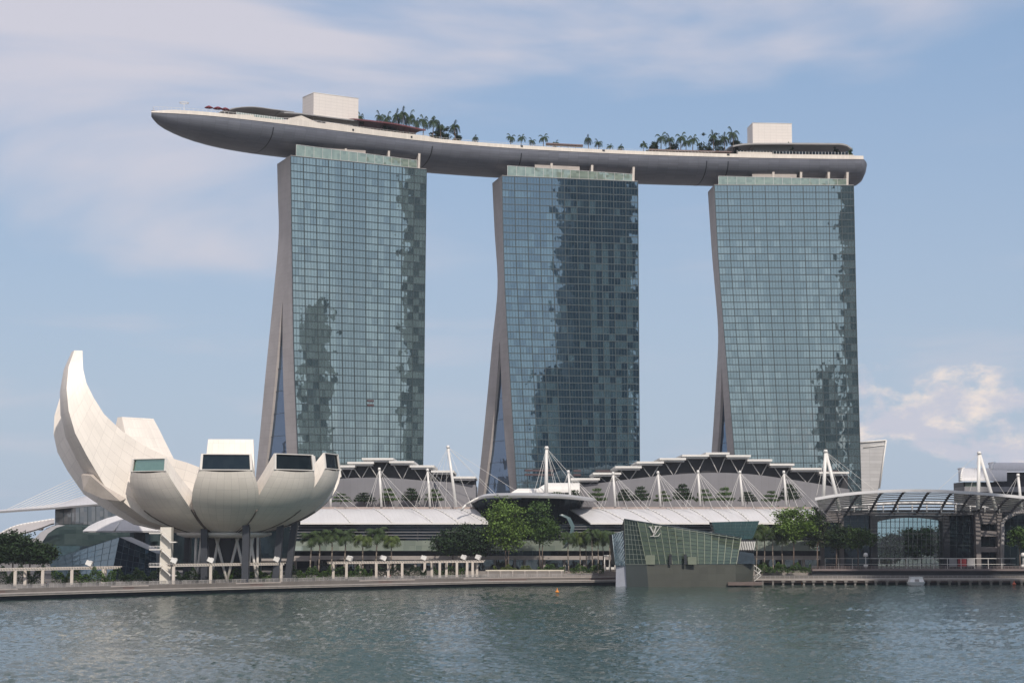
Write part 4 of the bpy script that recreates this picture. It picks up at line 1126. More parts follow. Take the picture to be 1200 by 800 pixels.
# ------------------------------------------------------------------ crystal pavilion on the water
def crystal():
    Yb = 722
    M_STONEB = panel_mat('crystal_base', (.052, .057, .047), 3.3, 2.6, .8, .6, .12, .06, tile=.12)
    GL = pane_mat('crystal_glass', (.022, .036, .027), (.085, .11, .075), .07, (.6, .75, .68), .015)
    GLD = pane_mat('crystal_glass_dark', (.020, .032, .030), (.06, .075, .065), .07, (.55, .7, .66), .02)
    root = thing('crystal_pavilion', 'faceted green glass pavilion standing in the water on a grey stone base', 'pavilion', PG(805, Yb, 0))
    zt = zat(661, Yb)
    # stone base
    A0, A1, A2, A3 = PG(735, Yb+2, -.5), PG(760, Yb, -.5), PG(862, Yb+4, -.5), PG(881, Yb+10, -.5)
    T0, T1, T2, T3 = PG(733, Yb+2, zt), PG(757.5, Yb, zt), PG(862, Yb+4, zt), PG(884, Yb+10, zt)
    mb = MB(); mb.face([A1, A2, T2, T1]); mb.face([A2, A3, T3, T2]); bk = Vector((0, 26, 0))
    mb.face([A3, A3+bk, T3+bk, T3]); mb.face([T1, T2, T3, T3+bk, T0+bk, T0]); mb.face([A0+bk, A0, T0, T0+bk])
    mb.build('stone_base', M_STONEB, root)
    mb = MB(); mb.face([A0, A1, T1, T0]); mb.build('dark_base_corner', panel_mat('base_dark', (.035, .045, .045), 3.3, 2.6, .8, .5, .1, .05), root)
    # white lower-left block with blue glass on top
    q = [PG(721.5, Yb+6, -.5), PG(734.5, Yb+3, -.5), PG(735, Yb+26, -.5), PG(723, Yb+26, -.5)]
    t = [PG(722, Yb+6, zat(662, Yb+6)), PG(733, Yb+3, zat(662, Yb+3)), PG(735, Yb+26, 8), PG(723, Yb+26, 8)]
    mb = MB(); mb.hexa(q, t); mb.build('white_block', mat('block_white', (.42, .44, .50), .6, .08), root)
    # front glass: two facets
    L0, L1 = PG(733.5, Yb+2, zt+.1), P(731.5, 608, Yb+1)
    M0, M1 = PG(757.8, Yb, zt+.1), P(747, 610.5, Yb-2)
    N0, N1 = PG(863, Yb+4, zt+.1), P(868.5, 629.5, Yb+6)
    r1 = bil(L0, M0, M1, L1, 5, 9); g = glassgrid(r1, lambda j, i: R_()*.35).build('glass_facet', GLD, root)
    mb = MB(); mullions(mb, r1, .09, (0, -.1, 0)); mb.build('glazing_bar', mat('bar_green', (.19, .22, .19), .5), g)
    r2 = bil(M0, N0, N1, M1, 14, 9)
    g = glassgrid(r2, lambda j, i: (.55+.4*R_()) if 1 < i else R_()*.6+.2).build('glass_front', GL, root)
    mb = MB()
    for j in range(15): mb.tube(r2[0][j]+Vector((0, -.12, 0)), r2[-1][j]+Vector((0, -.12, 0)), .17, n=4, smooth=False)
    mb.build('glazing_fin', mat('fin_pale', (.22, .25, .19), .5), g)
    mb = MB()
    for i in range(10): mb.tube(r2[i][0]+Vector((0, -.1, 0)), r2[i][-1]+Vector((0, -.1, 0)), .09, n=4, smooth=False)
    mb.build('glazing_rail', M_MULL, g)
    # bright lower panes and dark posts seen inside
    for (px, w, z0_, z1_, c) in ((762, 1.6, 661, 650, 0), (785.5, .7, 661, 649, 1), (803, .7, 661, 649, 1), (811, 1.5, 661, 652, 0)):
        a = PG(px, Yb+.2, zat(z0_, Yb)); b = PG(px, Yb+.2, zat(z1_, Yb))
        mb = MB(); mb.box((a+b)/2+Vector((0, -.5 if c == 0 else -.6, 0)), (w*2.2 if c == 0 else w*1.5, .2, (b-a).length))
        mb.build('pale_pane' if c == 0 else 'entrance_post', mat('pane_cream', (.15, .175, .13), .5) if c == 0 else M_DARK, g)
    # roof edge beam and sloping glass roof going back
    mb = MB(); mb.tube(L1, M1, .28, n=5); mb.tube(M1, N1, .28, n=5); mb.build('roof_edge', M_MULL, root)
    B0, B1 = L1+Vector((0, 24, -4)), N1+Vector((0, 24, -1.5))
    r3 = bil(L1, N1, B1, B0, 16, 5); g3 = glassgrid(r3, lambda j, i: R_()*.3).build('glass_roof', GLD, root)
    mb = MB(); mullions(mb, r3, .07, (0, 0, .08), (1, 1)); mb.build('glazing_bar', M_MULL, g3)
    # inner second edge seen through the top
    mb = MB(); mb.tube(P(757, 613.5, Yb-.8), P(866, 630.8, Yb+5), .20, n=5); mb.build('inner_beam', mat('bar_green', (.19, .22, .19)), root)
    # back and side closure
    mb = MB(); mb.face([L0, L1, B0, L0+bk]); mb.face([L0+bk, B0, B1, N0+bk]); mb.face([N0, N0+bk, B1, N1]); mb.build('rear_glass', M_DARK, root)
    # teal crystal volume on the upper right, behind
    Yt = Yb+12
    q = [P(834, 611.5, Yt), P(890, 610, Yt), P(882, 631, Yt), P(868, 631.5, Yt), P(838, 624.5, Yt)]
    mb = MB(); mb.extrude(q, (0, 10, 0)); te = mb.build('teal_crystal', mat('teal_glass', (.022, .06, .062), .12, .2, .8), root)
    mb = MB()
    for k in range(9):
        a = P(lerp(836, 889, k/8), 611.5-1.5*k/8, Yt-.1); b = P(lerp(840, 881, k/8), lerp(625.5, 631, k/8), Yt-.1); mb.tube(a, b, .05, n=4)
    for k in range(1, 5):
        mb.tube(P(836, 611.5+3*k, Yt-.1), P(888-k*1.6, 610+4*k, Yt-.1), .05, n=4)
    mb.build('glazing_bar', mat('bar_teal', (.07, .12, .12), .4), te)
    # folded entrance under it: striped fins and dark prism
    mb = MB()
    for k in range(9):
        x = 867+k*2.0; mb.tube(P(x, 644+.0, Yb+8), P(x+1.6, 634, Yb+8), .24, n=4, smooth=False)
    mb.build('striped_fin', M_STEEL, root)
    q = [P(866, 632, Yb+9), P(885, 632.5, Yb+9), P(884, 646, Yb+9), P(864, 646, Yb+9)]
    mb = MB(); mb.extrude(q, (0, 8, 0)); mb.build('entrance_recess', M_DARK, root)
    q = [P(867, 645.5, Yb+6), P(883.5, 648, Yb+6), P(884.5, 660.3, Yb+6), P(863, 660.3, Yb+6)]
    mb = MB(); mb.extrude(q, (0, 8, 0)); mb.build('dark_prism', mat('prism_navy', (.03, .045, .06), .15, .3, .5), root)
    # low landing at the waterline
    mb = MB(); mb.prism([(xat(853, 724, 0), 724), (xat(893, 724, 0), 724), (xat(893, 733, 0), 733), (xat(853, 733, 0), 733)], .3, 1.5)
    mb.build('landing', M_TIMBER, root)
    # blue latticed glass on the left block
    q0, q1, q2, q3 = P(721, 662, Yb+5), P(733, 662, Yb+2.5), P(730.8, 622, Yb+2.5), P(717.5, 626, Yb+5)
    r4 = bil(q0, q1, q2, q3, 4, 8); g4 = glassgrid(r4, lambda j, i: R_()).build('blue_side_glass', pane_mat('side_blue', (.05, .09, .12), (.16, .22, .26), .2, (.8, .9, 1), .06), root)
    mb = MB(); e = Vector((0, -.12, 0))
    for k in range(-3, 9):
        i0, i1 = max(0, k), min(8, k+4)
        if i1 > i0: mb.tube(r4[i0][max(0, i0-k)]+e, r4[i1][min(4, i1-k)]+e, .09, n=4)
    mb.tube(q0+e, q3+e, .14, n=4); mb.tube(q3+e, q2+e, .14, n=4); mb.build('lattice', mat('lattice_pale', (.34, .42, .46), .4), g4)
    mb = MB(); mb.face([q1, q1+bk, q2+bk, q2]); mb.face([q0, q3, q3+bk, q0+bk]); mb.build('block_back', M_DARK, root)
    # monogram: slanted L crossed by a V, with serifs
    w_, h_ = .42, .14
    o = P(760.5, 628.2, Yb-1.6); u = (N0-M0).normalized(); vz = Vector((0, 0, 1)); sc = (P(774.6, 628, Yb-1.6)-o).length; hh = zat(615.6, Yb-1.6)-zat(628.2, Yb-1.6)
    def g2(x, y): return o+u*(x*sc)+vz*(y*hh)
    def stroke(pts, mbx): mbx.extrude([g2(*p) for p in pts], (0, -.25, 0))
    mb = MB()
    stroke([(.30, .05), (.42, .05), (.66, .93), (.54, .93)], mb); stroke([(.46, .93), (.78, .93), (.78, .99), (.46, .99)], mb)
    stroke([(.10, .0), (.80, .0), (.80, .06), (.10, .06)], mb); stroke([(.80, .0), (.98, .30), (.92, .30), (.74, .06)], mb)
    mb.build('letter_L', mat('letter_silver', (.46, .46, .44), .4), root)
    mb = MB()
    stroke([(.04, .90), (.18, .90), (.50, .20), (.42, .16)], mb); stroke([(.42, .16), (.50, .14), (1.0, .92), (.94, .94)], mb)
    stroke([(-.02, .88), (.28, .88), (.28, .94), (-.02, .94)], mb); stroke([(.82, .90), (1.08, .90), (1.08, .96), (.82, .96)], mb)
    mb.build('letter_V', mat('letter_silver', (.46, .46, .44)), root)
crystal()

# ------------------------------------------------------------------ arched event hall on the right
def event_hall():
    Y = 792
    root = thing('event_hall', 'grey stone hall with a big clear window under the arched canopy, right of the mall', 'hall', PG(1070, Y, 4.8))
    zt_ = zat(600, Y)
    brown = mat('hall_stone', (.17, .155, .15), .7, .1)
    # solid parts around a see-through bay: left wing, right wing, beams
    def blk(px0, px1, py0, py1, y0, y1, name, m, par=root):
        x0, x1 = xat(px0, y0, 15), xat(px1, y0, 15); z0 = 4.8 if py0 is None else zat(py0, y0); z1 = zat(py1, y0)
        mb = MB(); mb.hexa([(x0, y0, z0), (x1, y0, z0), (x1, y1, z0), (x0, y1, z0)], [(x0, y0, z1), (x1, y0, z1), (x1, y1, z1), (x0, y1, z1)])
        return mb.build(name, m, par)
    blk(958, 1026, None, 603, Y+4, Y+38, 'left_wing', M_DARK)
    blk(1107.5, 1215, None, 603, Y+4, Y+8, 'right_wing', M_DARK)
    blk(1110, 1215, None, 603, Y+30, Y+40, 'rear_wing', M_DARK)
    blk(957, 986, 611.5, 600.2, Y, Y+6, 'stone_lintel', brown)
    blk(986.2, 1146, 603.4, 600.2, Y+.5, Y+6, 'stone_lintel', mat('lintel_dark', (.07, .07, .075), .6))
    blk(984, 989, None, 603.6, Y-1, Y+2, 'stone_pillar', brown)
    blk(961, 966, None, 611.8, Y-1, Y+2, 'stone_pillar', brown)
    for a in (1144, 1169.5): blk(a, a+5.5, None, 600.1, Y-1.5, Y+3, 'stone_pillar', brown)
    for y0, y1 in ((613.5, 600.3), (628, 621.5), (646.5, 640.5)): blk(1149.6, 1169.4, y0, y1, Y-.8, Y+3, 'stone_beam', brown)
    # shallow arch head over the window
    mb = MB(); f = []; 
    n = 16
    up = [P(lerp(1024, 1110, i/n), 603.8, Y+1) for i in range(n+1)]
    lo = [P(lerp(1024, 1110, i/n), 612.5-6.2*sin(pi*i/n)**.7, Y+1) for i in range(n+1)]
    for i in range(n): mb.hexa([lo[i], lo[i+1], lo[i+1]+Vector((0, 2, 0)), lo[i]+Vector((0, 2, 0))], [up[i], up[i+1], up[i+1]+Vector((0, 2, 0)), up[i]+Vector((0, 2, 0))])
    mb.build('arch_head', mat('arch_dark', (.03, .035, .04), .5), root)
    blk(1020.5, 1028.5, None, 604, Y+.6, Y+9, 'portal_column', M_DARK); blk(1105.5, 1113, None, 604, Y+.6, Y+9, 'portal_column', M_DARK)
    a, b = PG(1028, Y+3, 4.9), PG(1106, Y+3, 4.9); c, d = P(1106, 604, Y+3), P(1028, 604, Y+3)
    mb = MB(); mb.face([a, b, c, d]); g = mb.build('clear_window', clear_glass('clear_window_glass', (.70, .79, .77), .06), root)
    rows = bil(a, b, c, d, 15, 9); mb = MB(); mullions(mb, rows, .16, (0, -.2, 0), (1, 1)); mb.build('window_grid', mat('grid_dark', (.03, .04, .045), .5), g)
    mb = MB(); mb.face([PG(1028, Y+39, 4.9), PG(1110, Y+39, 4.9), P(1110, 600, Y+39), P(1028, 600, Y+39)]); mb.build('rear_window', clear_glass('clear_window_glass'), root)
    blk(1020, 1112, 602.5, 600.6, Y+6.5, Y+40, 'hall_ceiling', M_DARK)
    # dark glazing of the wings
    for (p0, p1, k) in ((966, 984, 4), (989, 1021, 8), (1113, 1144, 8), (1175, 1215, 9), (1149.6, 1169.4, 4)):
        rows = bil(PG(p0, Y+2.5, 4.9), PG(p1, Y+2.5, 4.9), P(p1, 603, Y+2.5), P(p0, 603, Y+2.5), k, 9)
        g = glassgrid(rows, lambda j, i: R_()*.25).build('wing_glazing', M_DARKGLASS, root)
        mb = MB(); mullions(mb, rows, .07, (0, -.1, 0), (2, 2)); mb.build('window_grid', M_MULL, g)
    # arch outline on the far right
    mb = MB(); n = 14; pts = [P(1175+34*i/n, 611-11.5*sin(pi*.5*min(1, i/(n*.75)))**.8, Y-2) for i in range(n+1)]
    mb.path([PG(1174, Y-2, 4.8)]+pts, .85, 6); mb.build('side_arch', mat('arch_grey', (.26, .25, .25), .6), root)
    # entrance: glazed ground storey behind a white rail, red panel
    blk(1122, 1132, 664, 654.5, Y-2.2, Y-1.8, 'red_panel', mat('panel_red', (.22, .02, .025), .6))
    blk(1112, 1121, 664, 654, Y-2.2, Y-1.8, 'grey_panel', mat('panel_grey', (.28, .28, .29), .6)); blk(1133, 1141, 664, 654, Y-2.2, Y-1.8, 'grey_panel', mat('panel_grey', (.28, .28, .29)))
    return root
event_hall()
def arched_canopy():
    root = thing('arched_canopy', 'wide arched white canopy with dark ribs and louvres over the hall on the right', 'canopy', PG(1070, 775, 4.8))
    front = [(955, 583), (975, 579.5), (1000, 576.5), (1031, 574.2), (1062, 573.2), (1094, 573.4), (1125, 575), (1165, 577.8), (1215, 582.5)]
    back_ = [(962, 599.5), (1215, 599.5)]
    Yf, Yb = 764, 794; n, K = 60, 8
    rows = []
    for i in range(n+1):
        s = i/n; pf = lerp(955, 1215, s); r = []
        for k in range(K+1):
            t = k/K; Y = lerp(Yf, Yb, t)
            a = P(pf, smooth_table(front, pf), Yf); pb = lerp(962, 1186, s) if True else 0; b = P(lerp(960, 1215, s), 598.8, Yb)
            q = a.lerp(b, t); q.z += 3.0*sin(pi*t)*(.4+.6*sin(pi*s)); r.append(q)
        rows.append(r)
    # solid front band
    mb = MB(); e = Vector((0, 0, -.45))
    fr = [[rows[i][0] for i in range(n+1)], [rows[i][0].lerp(rows[i][1], .9) for i in range(n+1)]]
    mb.grid(fr); mb.grid([[q+e for q in fr[1]], [q+e for q in fr[0]]]); mb.grid([[q+e*2.4+Vector((0, -.05, 0)) for q in fr[0]], [q+Vector((0, -.05, .1)) for q in fr[0]]], False); mb.grid([fr[1], [q+e for q in fr[1]]], False)
    mb.build('front_band', mat('canopy_white', (.66, .66, .67), .4, .05), root)
    for px in (984, 1010, 1037.5, 1064, 1094, 1121, 1145, 1166, 1188, 1206):
        s0 = (px-955)/260.; pts = []
        for k in range(K+1):
            s = s0-.055*k/K-.03*(k/K)**2; s = max(0, s); x = s*n; i = min(n-1, int(x)); pts.append(rows[i][k].lerp(rows[i+1][k], x-i)-Vector((0, 0, .5)))
        mb = MB(); mb.path(pts, .55, 6); mb.build('canopy_rib', mat('rib_dark', (.10, .10, .11), .5), root)
    ml = mat('louvre_white', (.76, .76, .76), .5)
    for kk in range(12):
        t = .16+.80*kk/11.; x = t*K; k = min(K-1, int(x)); w = .035
        mb = MB()
        a_ = [rows[i][k].lerp(rows[i][k+1], x-k) for i in range(n+1)]
        d_ = (rows[30][k+1]-rows[30][k])*(.22)
        mb.grid([a_, [q+d_ for q in a_]], False); mb.grid([[q+d_-Vector((0, 0, .12)) for q in a_], [q-Vector((0, 0, .12)) for q in a_]], False)
        mb.build('louvre', ml, root)
    mb = MB(); mb.path([rows[i][K] for i in range(0, n+1, 4)], .45, 6); mb.build('back_beam', mat('rib_dark', (.10, .10, .11)), root)
    # inner white arch behind and short posts
    mb = MB(); pts = [P(lerp(975, 1175, i/20), 599.5-11*sin(pi*i/20)**.7, 800) for i in range(21)]; mb.path(pts, .5, 6); mb.build('inner_arch', M_STEEL, root)
    for i in range(12):
        px = 984+i*17; mb = MB(); mb.tube(P(px, 600, 790), P(px, 591.5, 790), .32, n=5); mb.build('post', M_STEEL, root)
    return root
arched_canopy()

# ------------------------------------------------------------------ buildings beyond
def far_right():
    Y = 880
    root = thing('barrel_vault_building', 'grey building with two white barrel vault roofs at the right border', 'building', PG(1165, Y, 4.8))
    def vlt(p0, p1, pyt, pyb, y, pr, nm):
        rows = []
        for k in range(11):
            a = pi/2*k/10; z = lerp(zat(pyb, y), zat(pyt, y), sin(a)); yy = y+14*(1-cos(a))
            px0 = p0+pr*(1-cos(a)) ; rows.append([Vector((xat(lerp(px0, p1-pr*.8*(1-sin(a))*0+pr*.0, u), yy, z), yy, z)) for u in [j/8 for j in range(9)]])
        rows.append([q+Vector((0, 12, 0)) for q in rows[-1]])
        mb = MB(); mb.grid(rows); 
        mb.face([r[0] for r in rows]+[Vector((rows[-1][0].x, rows[-1][0].y, rows[0][0].z))])
        mb.build('barrel_roof', M_ROOF, root)
        mb = MB(); mb.path([r[0] for r in rows], .5, 5); mb.build('roof_rim', M_STEEL, root)
    vlt(1126, 1180, 547, 563.5, Y, 4, 'a'); vlt(1162, 1222, 540.5, 552, Y+6, 4, 'b')
    z0 = 4.8
    def blk(p0, p1, pt, pb, y, m, nm):
        x0, x1 = xat(p0, y, 30), xat(p1, y, 30); zb_, zt_ = (zat(pb, y), zat(pt, y))
        mb = MB(); mb.hexa([(x0, y, zb_), (x1, y, zb_), (x1, y+20, zb_), (x0, y+20, zb_)], [(x0, y, zt_), (x1, y, zt_), (x1, y+20, zt_), (x0, y+20, zt_)]); return mb.build(nm, m, root)
    blk(1130, 1225, 564.5, 640, Y+3, M_CLERE, 'wall')
    blk(1131, 1215, 570, 576, Y-1, mat('parapet_grey', (.22, .22, .23), .6), 'parapet')
    blk(1178, 1225, 553, 575, Y+8, M_CLERE, 'wall')
    rows = bil(P(1131, 576, Y+2.6), P(1150, 576, Y+2.6), P(1150, 565, Y+2.6), P(1131, 565, Y+2.6), 6, 2)
    glassgrid(rows, lambda j, i: R_()).build('window', M_CROWN, root)
far_right()
def slanted_screen():
    Y = 965
    root = thing('slanted_panel_wall', 'pale slanted panel wall with a leaning white edge, just right of the right tower', 'wall', PG(1022, Y, 4.8))
    q = [P(1005, 640, Y), P(1024, 640, Y), P(1029.5, 572, Y), P(1037.5, 515.5, Y), P(1005, 519.5, Y)]
    mb = MB(); mb.extrude([q[0], q[1], q[2], q[3], q[4]], (0, 3, 0)); mb.build('panel', panel_mat('screen_panels', (.48, .48, .48), 8, 1.8, .82, .6, .08, .12, tile=.08), root)
    mb = MB(); mb.path([q[2]+Vector((.4, -.3, 0)), q[3]+Vector((.4, -.3, 0)), q[4]+Vector((0, -.3, .4))], .45, 5); mb.build('edge_beam', M_STEEL, root)
    mb = MB(); mb.tube(P(1012, 524, Y-.3), P(1036.5, 521, Y-.3), .3, n=5); mb.build('tie_beam', M_STEEL, root)
slanted_screen()
def left_complex():
    # long swept roof with stay cables
    Y = 800
    root = thing('winged_roof_building', 'dark glazed theatre building under a long white winged roof, far left behind the trees', 'building', PG(90, Y, 3))
    up = [(0, 597), (30, 594), (60, 590.5), (90, 584), (120, 575), (160, 562), (200, 553)]
    lo = [(0, 598.6), (30, 596.5), (60, 594.5), (90, 592), (120, 590), (160, 590), (200, 594)]
    n = 30; top, mid_, bot = [], [], []
    for i in range(n+1):
        px = lerp(-1, 215, i/n)
        top.append(P(px, smooth_table(up, px), Y+34)); bot.append(P(px, smooth_table(lo, px), Y))
        mid_.append(P(px, lerp(smooth_table(up, px), smooth_table(lo, px), .55)-.6, Y+15))
    mb = MB(); mb.grid([bot, mid_, top]); e = Vector((0, .6, -.8)); mb.grid([[q+e for q in top], [q+e for q in mid_], [q+e for q in bot]]); mb.grid([[q+e for q in bot], bot], False)
    mb.build('winged_roof', M_ROOF, root)
    for i in range(1, 10):
        u = i/10.; a = P(22, 593, Y+8); b = P(96+u*20, 552+u*26, Y+36)
        mb = MB(); mb.tube(P(2+i*6, 597-.3*i, Y+2), b, .13, n=4); mb.build('stay', M_STEEL, root)
    mb = MB()
    q = [P(62, 598.5, Y+6), P(72, 600, Y+1), P(84, 599, Y), P(150, 590, Y), P(150, 618, Y), P(66, 614, Y+5)]
    rows = [[P(lerp(65, 150, j/18), lerp(lerp(615, 618, j/18), lerp(596.5, 590, j/18), i/4), Y+8-8*min(1, j/5)) for j in range(19)] for i in range(5)]
    g = glassgrid(rows, lambda j, i: R_()*.5).build('theatre_glazing', pane_mat('theatre_glass', (.06, .065, .075), (.22, .21, .21), .12, (.8, .9, .9), .05), root)
    mb = MB(); mullions(mb, rows, .14, (0, -.1, 0), (2, 2)); mb.build('glazing_bar', M_MULL, g)
    mb = MB(); mb.hexa([P(67, 640, Y+9), P(215, 640, Y+9), P(215, 640, Y+30), P(67, 640, Y+30)], [P(67, 596.5, Y+9), P(215, 592, Y+9), P(215, 592, Y+30), P(67, 596.5, Y+30)]); mb.build('theatre_body', M_DARK, root)
    # second lower wing
    up2 = [(-2, 626), (12, 618.5), (24, 614.5), (45, 610.8), (62, 608)]
    lo2 = [(-2, 634), (12, 629), (24, 625), (45, 619), (62, 612.5)]
    n = 16; a_ = [P(lerp(-3, 64, i/n), smooth_table(up2, lerp(-3, 64, i/n)), Y-4) for i in range(n+1)]; b_ = [P(lerp(-3, 64, i/n), smooth_table(lo2, lerp(-3, 64, i/n)), Y-16) for i in range(n+1)]
    mb = MB(); mb.grid([b_, a_]); mb.grid([[q-Vector((0, 0, .6)) for q in a_], [q-Vector((0, 0, .6)) for q in b_]]); mb.build('lower_wing', mat('wing_grey', (.44, .42, .41), .5, .08), root)
    mb = MB(); mb.path(a_, .4, 5); mb.build('wing_rim', M_STEEL, root)
    q = [P(31, 617, Y-8), P(52, 614, Y-8), P(49, 621, Y-9), P(37, 621, Y-9)]
    mb = MB(); mb.extrude(q, (0, 2, 0)); mb.build('red_glazing', mat('glazing_red', (.25, .09, .09), .4), root)
    # dark green glass dome with a grey rib
    yy = 778; rows = []
    dome = [(48, 642), (52, 632), (58, 623), (66, 617), (78, 614), (95, 614.5), (120, 617), (152, 619), (200, 621)]
    for i in range(9):
        s = i/8; r = []
        for j in range(25):
            px = lerp(34, 200, j/24); t = smooth_table([(34, 645), (38, 636), (48, 624), (58, 617), (70, 614), (95, 614), (120, 616), (200, 620)], px)
            r.append(P(px, lerp(652, t, sin(s*pi/2)), yy+10*(1-cos(s*pi/2))))
        rows.append(r)
    g = glassgrid(rows, lambda j, i: R_()*.35).build('glass_dome', pane_mat('dome_glass', (.010, .020, .019), (.07, .09, .085), .05, (.3, .4, .38), .04), root)
    mb = MB(); mullions(mb, rows, .09, (0, -.1, 0)); mb.build('glazing_bar', M_MULL, g)
    mb = MB(); pts = [(34, 641), (40, 631), (48, 623), (60, 616.5), (68, 614.5)]; pt2 = [(47, 643), (50, 634), (56, 625), (66, 618), (76, 615)]
    mb.grid([[P(x, y, yy-3) for x, y in pts], [P(x, y, yy-3) for x, y in pt2]]); mb.grid([[P(x, y, yy-2) for x, y in pt2], [P(x, y, yy-2) for x, y in pts]]); mb.build('dome_rib', mat('rib_grey', (.40, .40, .42), .5), root)
    mb = MB(); mb.extrude([P(55, 639.5, yy-4), P(200, 639.5, yy-4), P(200, 656, yy-4), P(55, 656, yy-4)], (0, 3, 0)); mb.build('ground_glazing', mat('ground_teal', (.035, .07, .085), .2, .3, .4), root)
    # white vaulted roof piece
    v = [(97, 621.5), (104, 616), (114, 611), (126, 606.5), (138, 603.5), (152, 602), (190, 606)]
    a_ = [P(x, y, yy-10) for x, y in v]; b_ = [P(x if i else 97, 622, yy-17) for i, (x, y) in enumerate(v)]
    mid_ = [P(x, (y+622)/2-1.2*(i > 0), yy-15) for i, (x, y) in enumerate(v)]
    mb = MB(); mb.grid([b_, mid_, a_]); mb.grid([[q-Vector((0, -.3, .5)) for q in a_], [q-Vector((0, -.3, .5)) for q in mid_], [q-Vector((0, -.3, .5)) for q in b_]]); mb.build('vault_roof', M_ROOF, root)
    mb = MB(); mb.path([P(134, 621.5, yy-17.2), P(140, 612, yy-15), P(152, 603.5, yy-11)], .35, 5); mb.build('vault_rib', M_STEEL, root)
    for px in (152, 158, 170):
        mb = MB(); mb.extrude([P(px, 607, yy-8), P(px+ (5 if px != 158 else 11), 607, yy-8), P(px+(5 if px != 158 else 11), 650, yy-8), P(px, 650, yy-8)], (0, 3, 0)); mb.build('glass_pier', M_DARK if px == 158 else mat('pier_teal', (.05, .085, .10), .2, .3, .3), root)
    # wide dark body behind the museum legs
    mb = MB(); mb.hexa([P(180, 668, 790), P(372, 668, 790), P(372, 668, 815), P(180, 668, 815)], [P(180, 612, 790), P(372, 612, 790), P(372, 612, 815), P(180, 612, 815)]); mb.build('rear_body', M_DARK, root)
    rows = [[P(lerp(180, 372, j/34), lerp(665, 613, i/6), 789) for j in range(35)] for i in range(7)]
    g = glassgrid(rows, lambda j, i: R_()*.4).build('rear_glazing', M_DARKGLASS, root)
    mb = MB(); mb.hexa([P(300, 657, 780), P(372, 657, 780), P(372, 657, 788), P(300, 657, 788)], [P(300, 654, 780), P(372, 654, 780), P(372, 654, 788), P(300, 654, 788)]); mb.build('ledge', mat('ledge_grey', (.30, .275, .255)), root)
left_complex()
def blue_crystal():
    Y = 716
    root = thing('blue_crystal_pavilion', 'angular blue glass pavilion peeking out left below the petal museum', 'pavilion', PG(115, Y, 3))
    a, b, c, d, e, f = P(57, 656, Y), PG(64, Y, 3), PG(130, Y-8, 3), P(140, 629, Y-8), P(183, 648, Y+4), PG(184, Y+4, 3)
    gb = pane_mat('blue_glass_sky_lit', (.085, .17, .235), (.12, .21, .28), .16, (.8, .95, 1.), .01)  # diffuse blue raised to stand in for sky reflected on the left facet
    gd = pane_mat('blue_glass_shaded', (.015, .035, .06), (.05, .09, .13), .10, (.6, .8, 1.), .03)  # same glass, shade of the right facet put into its colour
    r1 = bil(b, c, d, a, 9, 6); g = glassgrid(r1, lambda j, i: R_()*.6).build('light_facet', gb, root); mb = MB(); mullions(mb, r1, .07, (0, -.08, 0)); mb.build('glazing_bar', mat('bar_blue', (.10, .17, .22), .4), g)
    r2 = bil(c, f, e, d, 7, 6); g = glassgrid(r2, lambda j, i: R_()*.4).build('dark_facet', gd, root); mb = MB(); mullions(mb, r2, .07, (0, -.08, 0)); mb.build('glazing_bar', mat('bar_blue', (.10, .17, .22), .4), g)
    k = Vector((0, 22, 0)); mb = MB(); mb.face([a, d, d+k, a+k]); mb.face([d, e, e+k, d+k]); mb.face([b, a, a+k, b+k]); mb.face([f, f+k, e+k, e]); mb.face([b+k, a+k, d+k, e+k, f+k]); mb.build('rear_shell', mat('shell_grey', (.20, .22, .24), .5), root)
blue_crystal()

# ------------------------------------------------------------------ pergolas with spotlights on the promenade
M_PERG = mat('pergola_cream', (.56, .51, .45), .6, .08, .5)
def ground_z(Y): return 3.0
spot_proto = [None]
def spotlight(p, yaw, label):
    if spot_proto[0] is None:
        r = thing('spotlight', label, 'spotlight', p, 'white spotlights on the pergolas')
        M3 = Matrix.Rotation(radians(25), 3, 'Y')
        mb = MB(); mb.box(Vector(p)+Vector((0, 0, 1.15)), (2.0, 1.7, 1.5), M=M3); mb.box(Vector(p)+Vector((.75, 0, 1.75)), (.9, 1.9, .25), M=M3); mb.build('housing', M_STEEL, r)
        mb = MB(); mb.tube(p, Vector(p)+Vector((0, 0, .6)), .22, n=6); mb.box(Vector(p)+Vector((0, 0, .06)), (.9, .9, .12)); mb.build('bracket', mat('bracket_grey', (.3, .3, .3), .5), r)
        spot_proto[0] = r
    else: copy_thing(spot_proto[0], p, label, yaw)
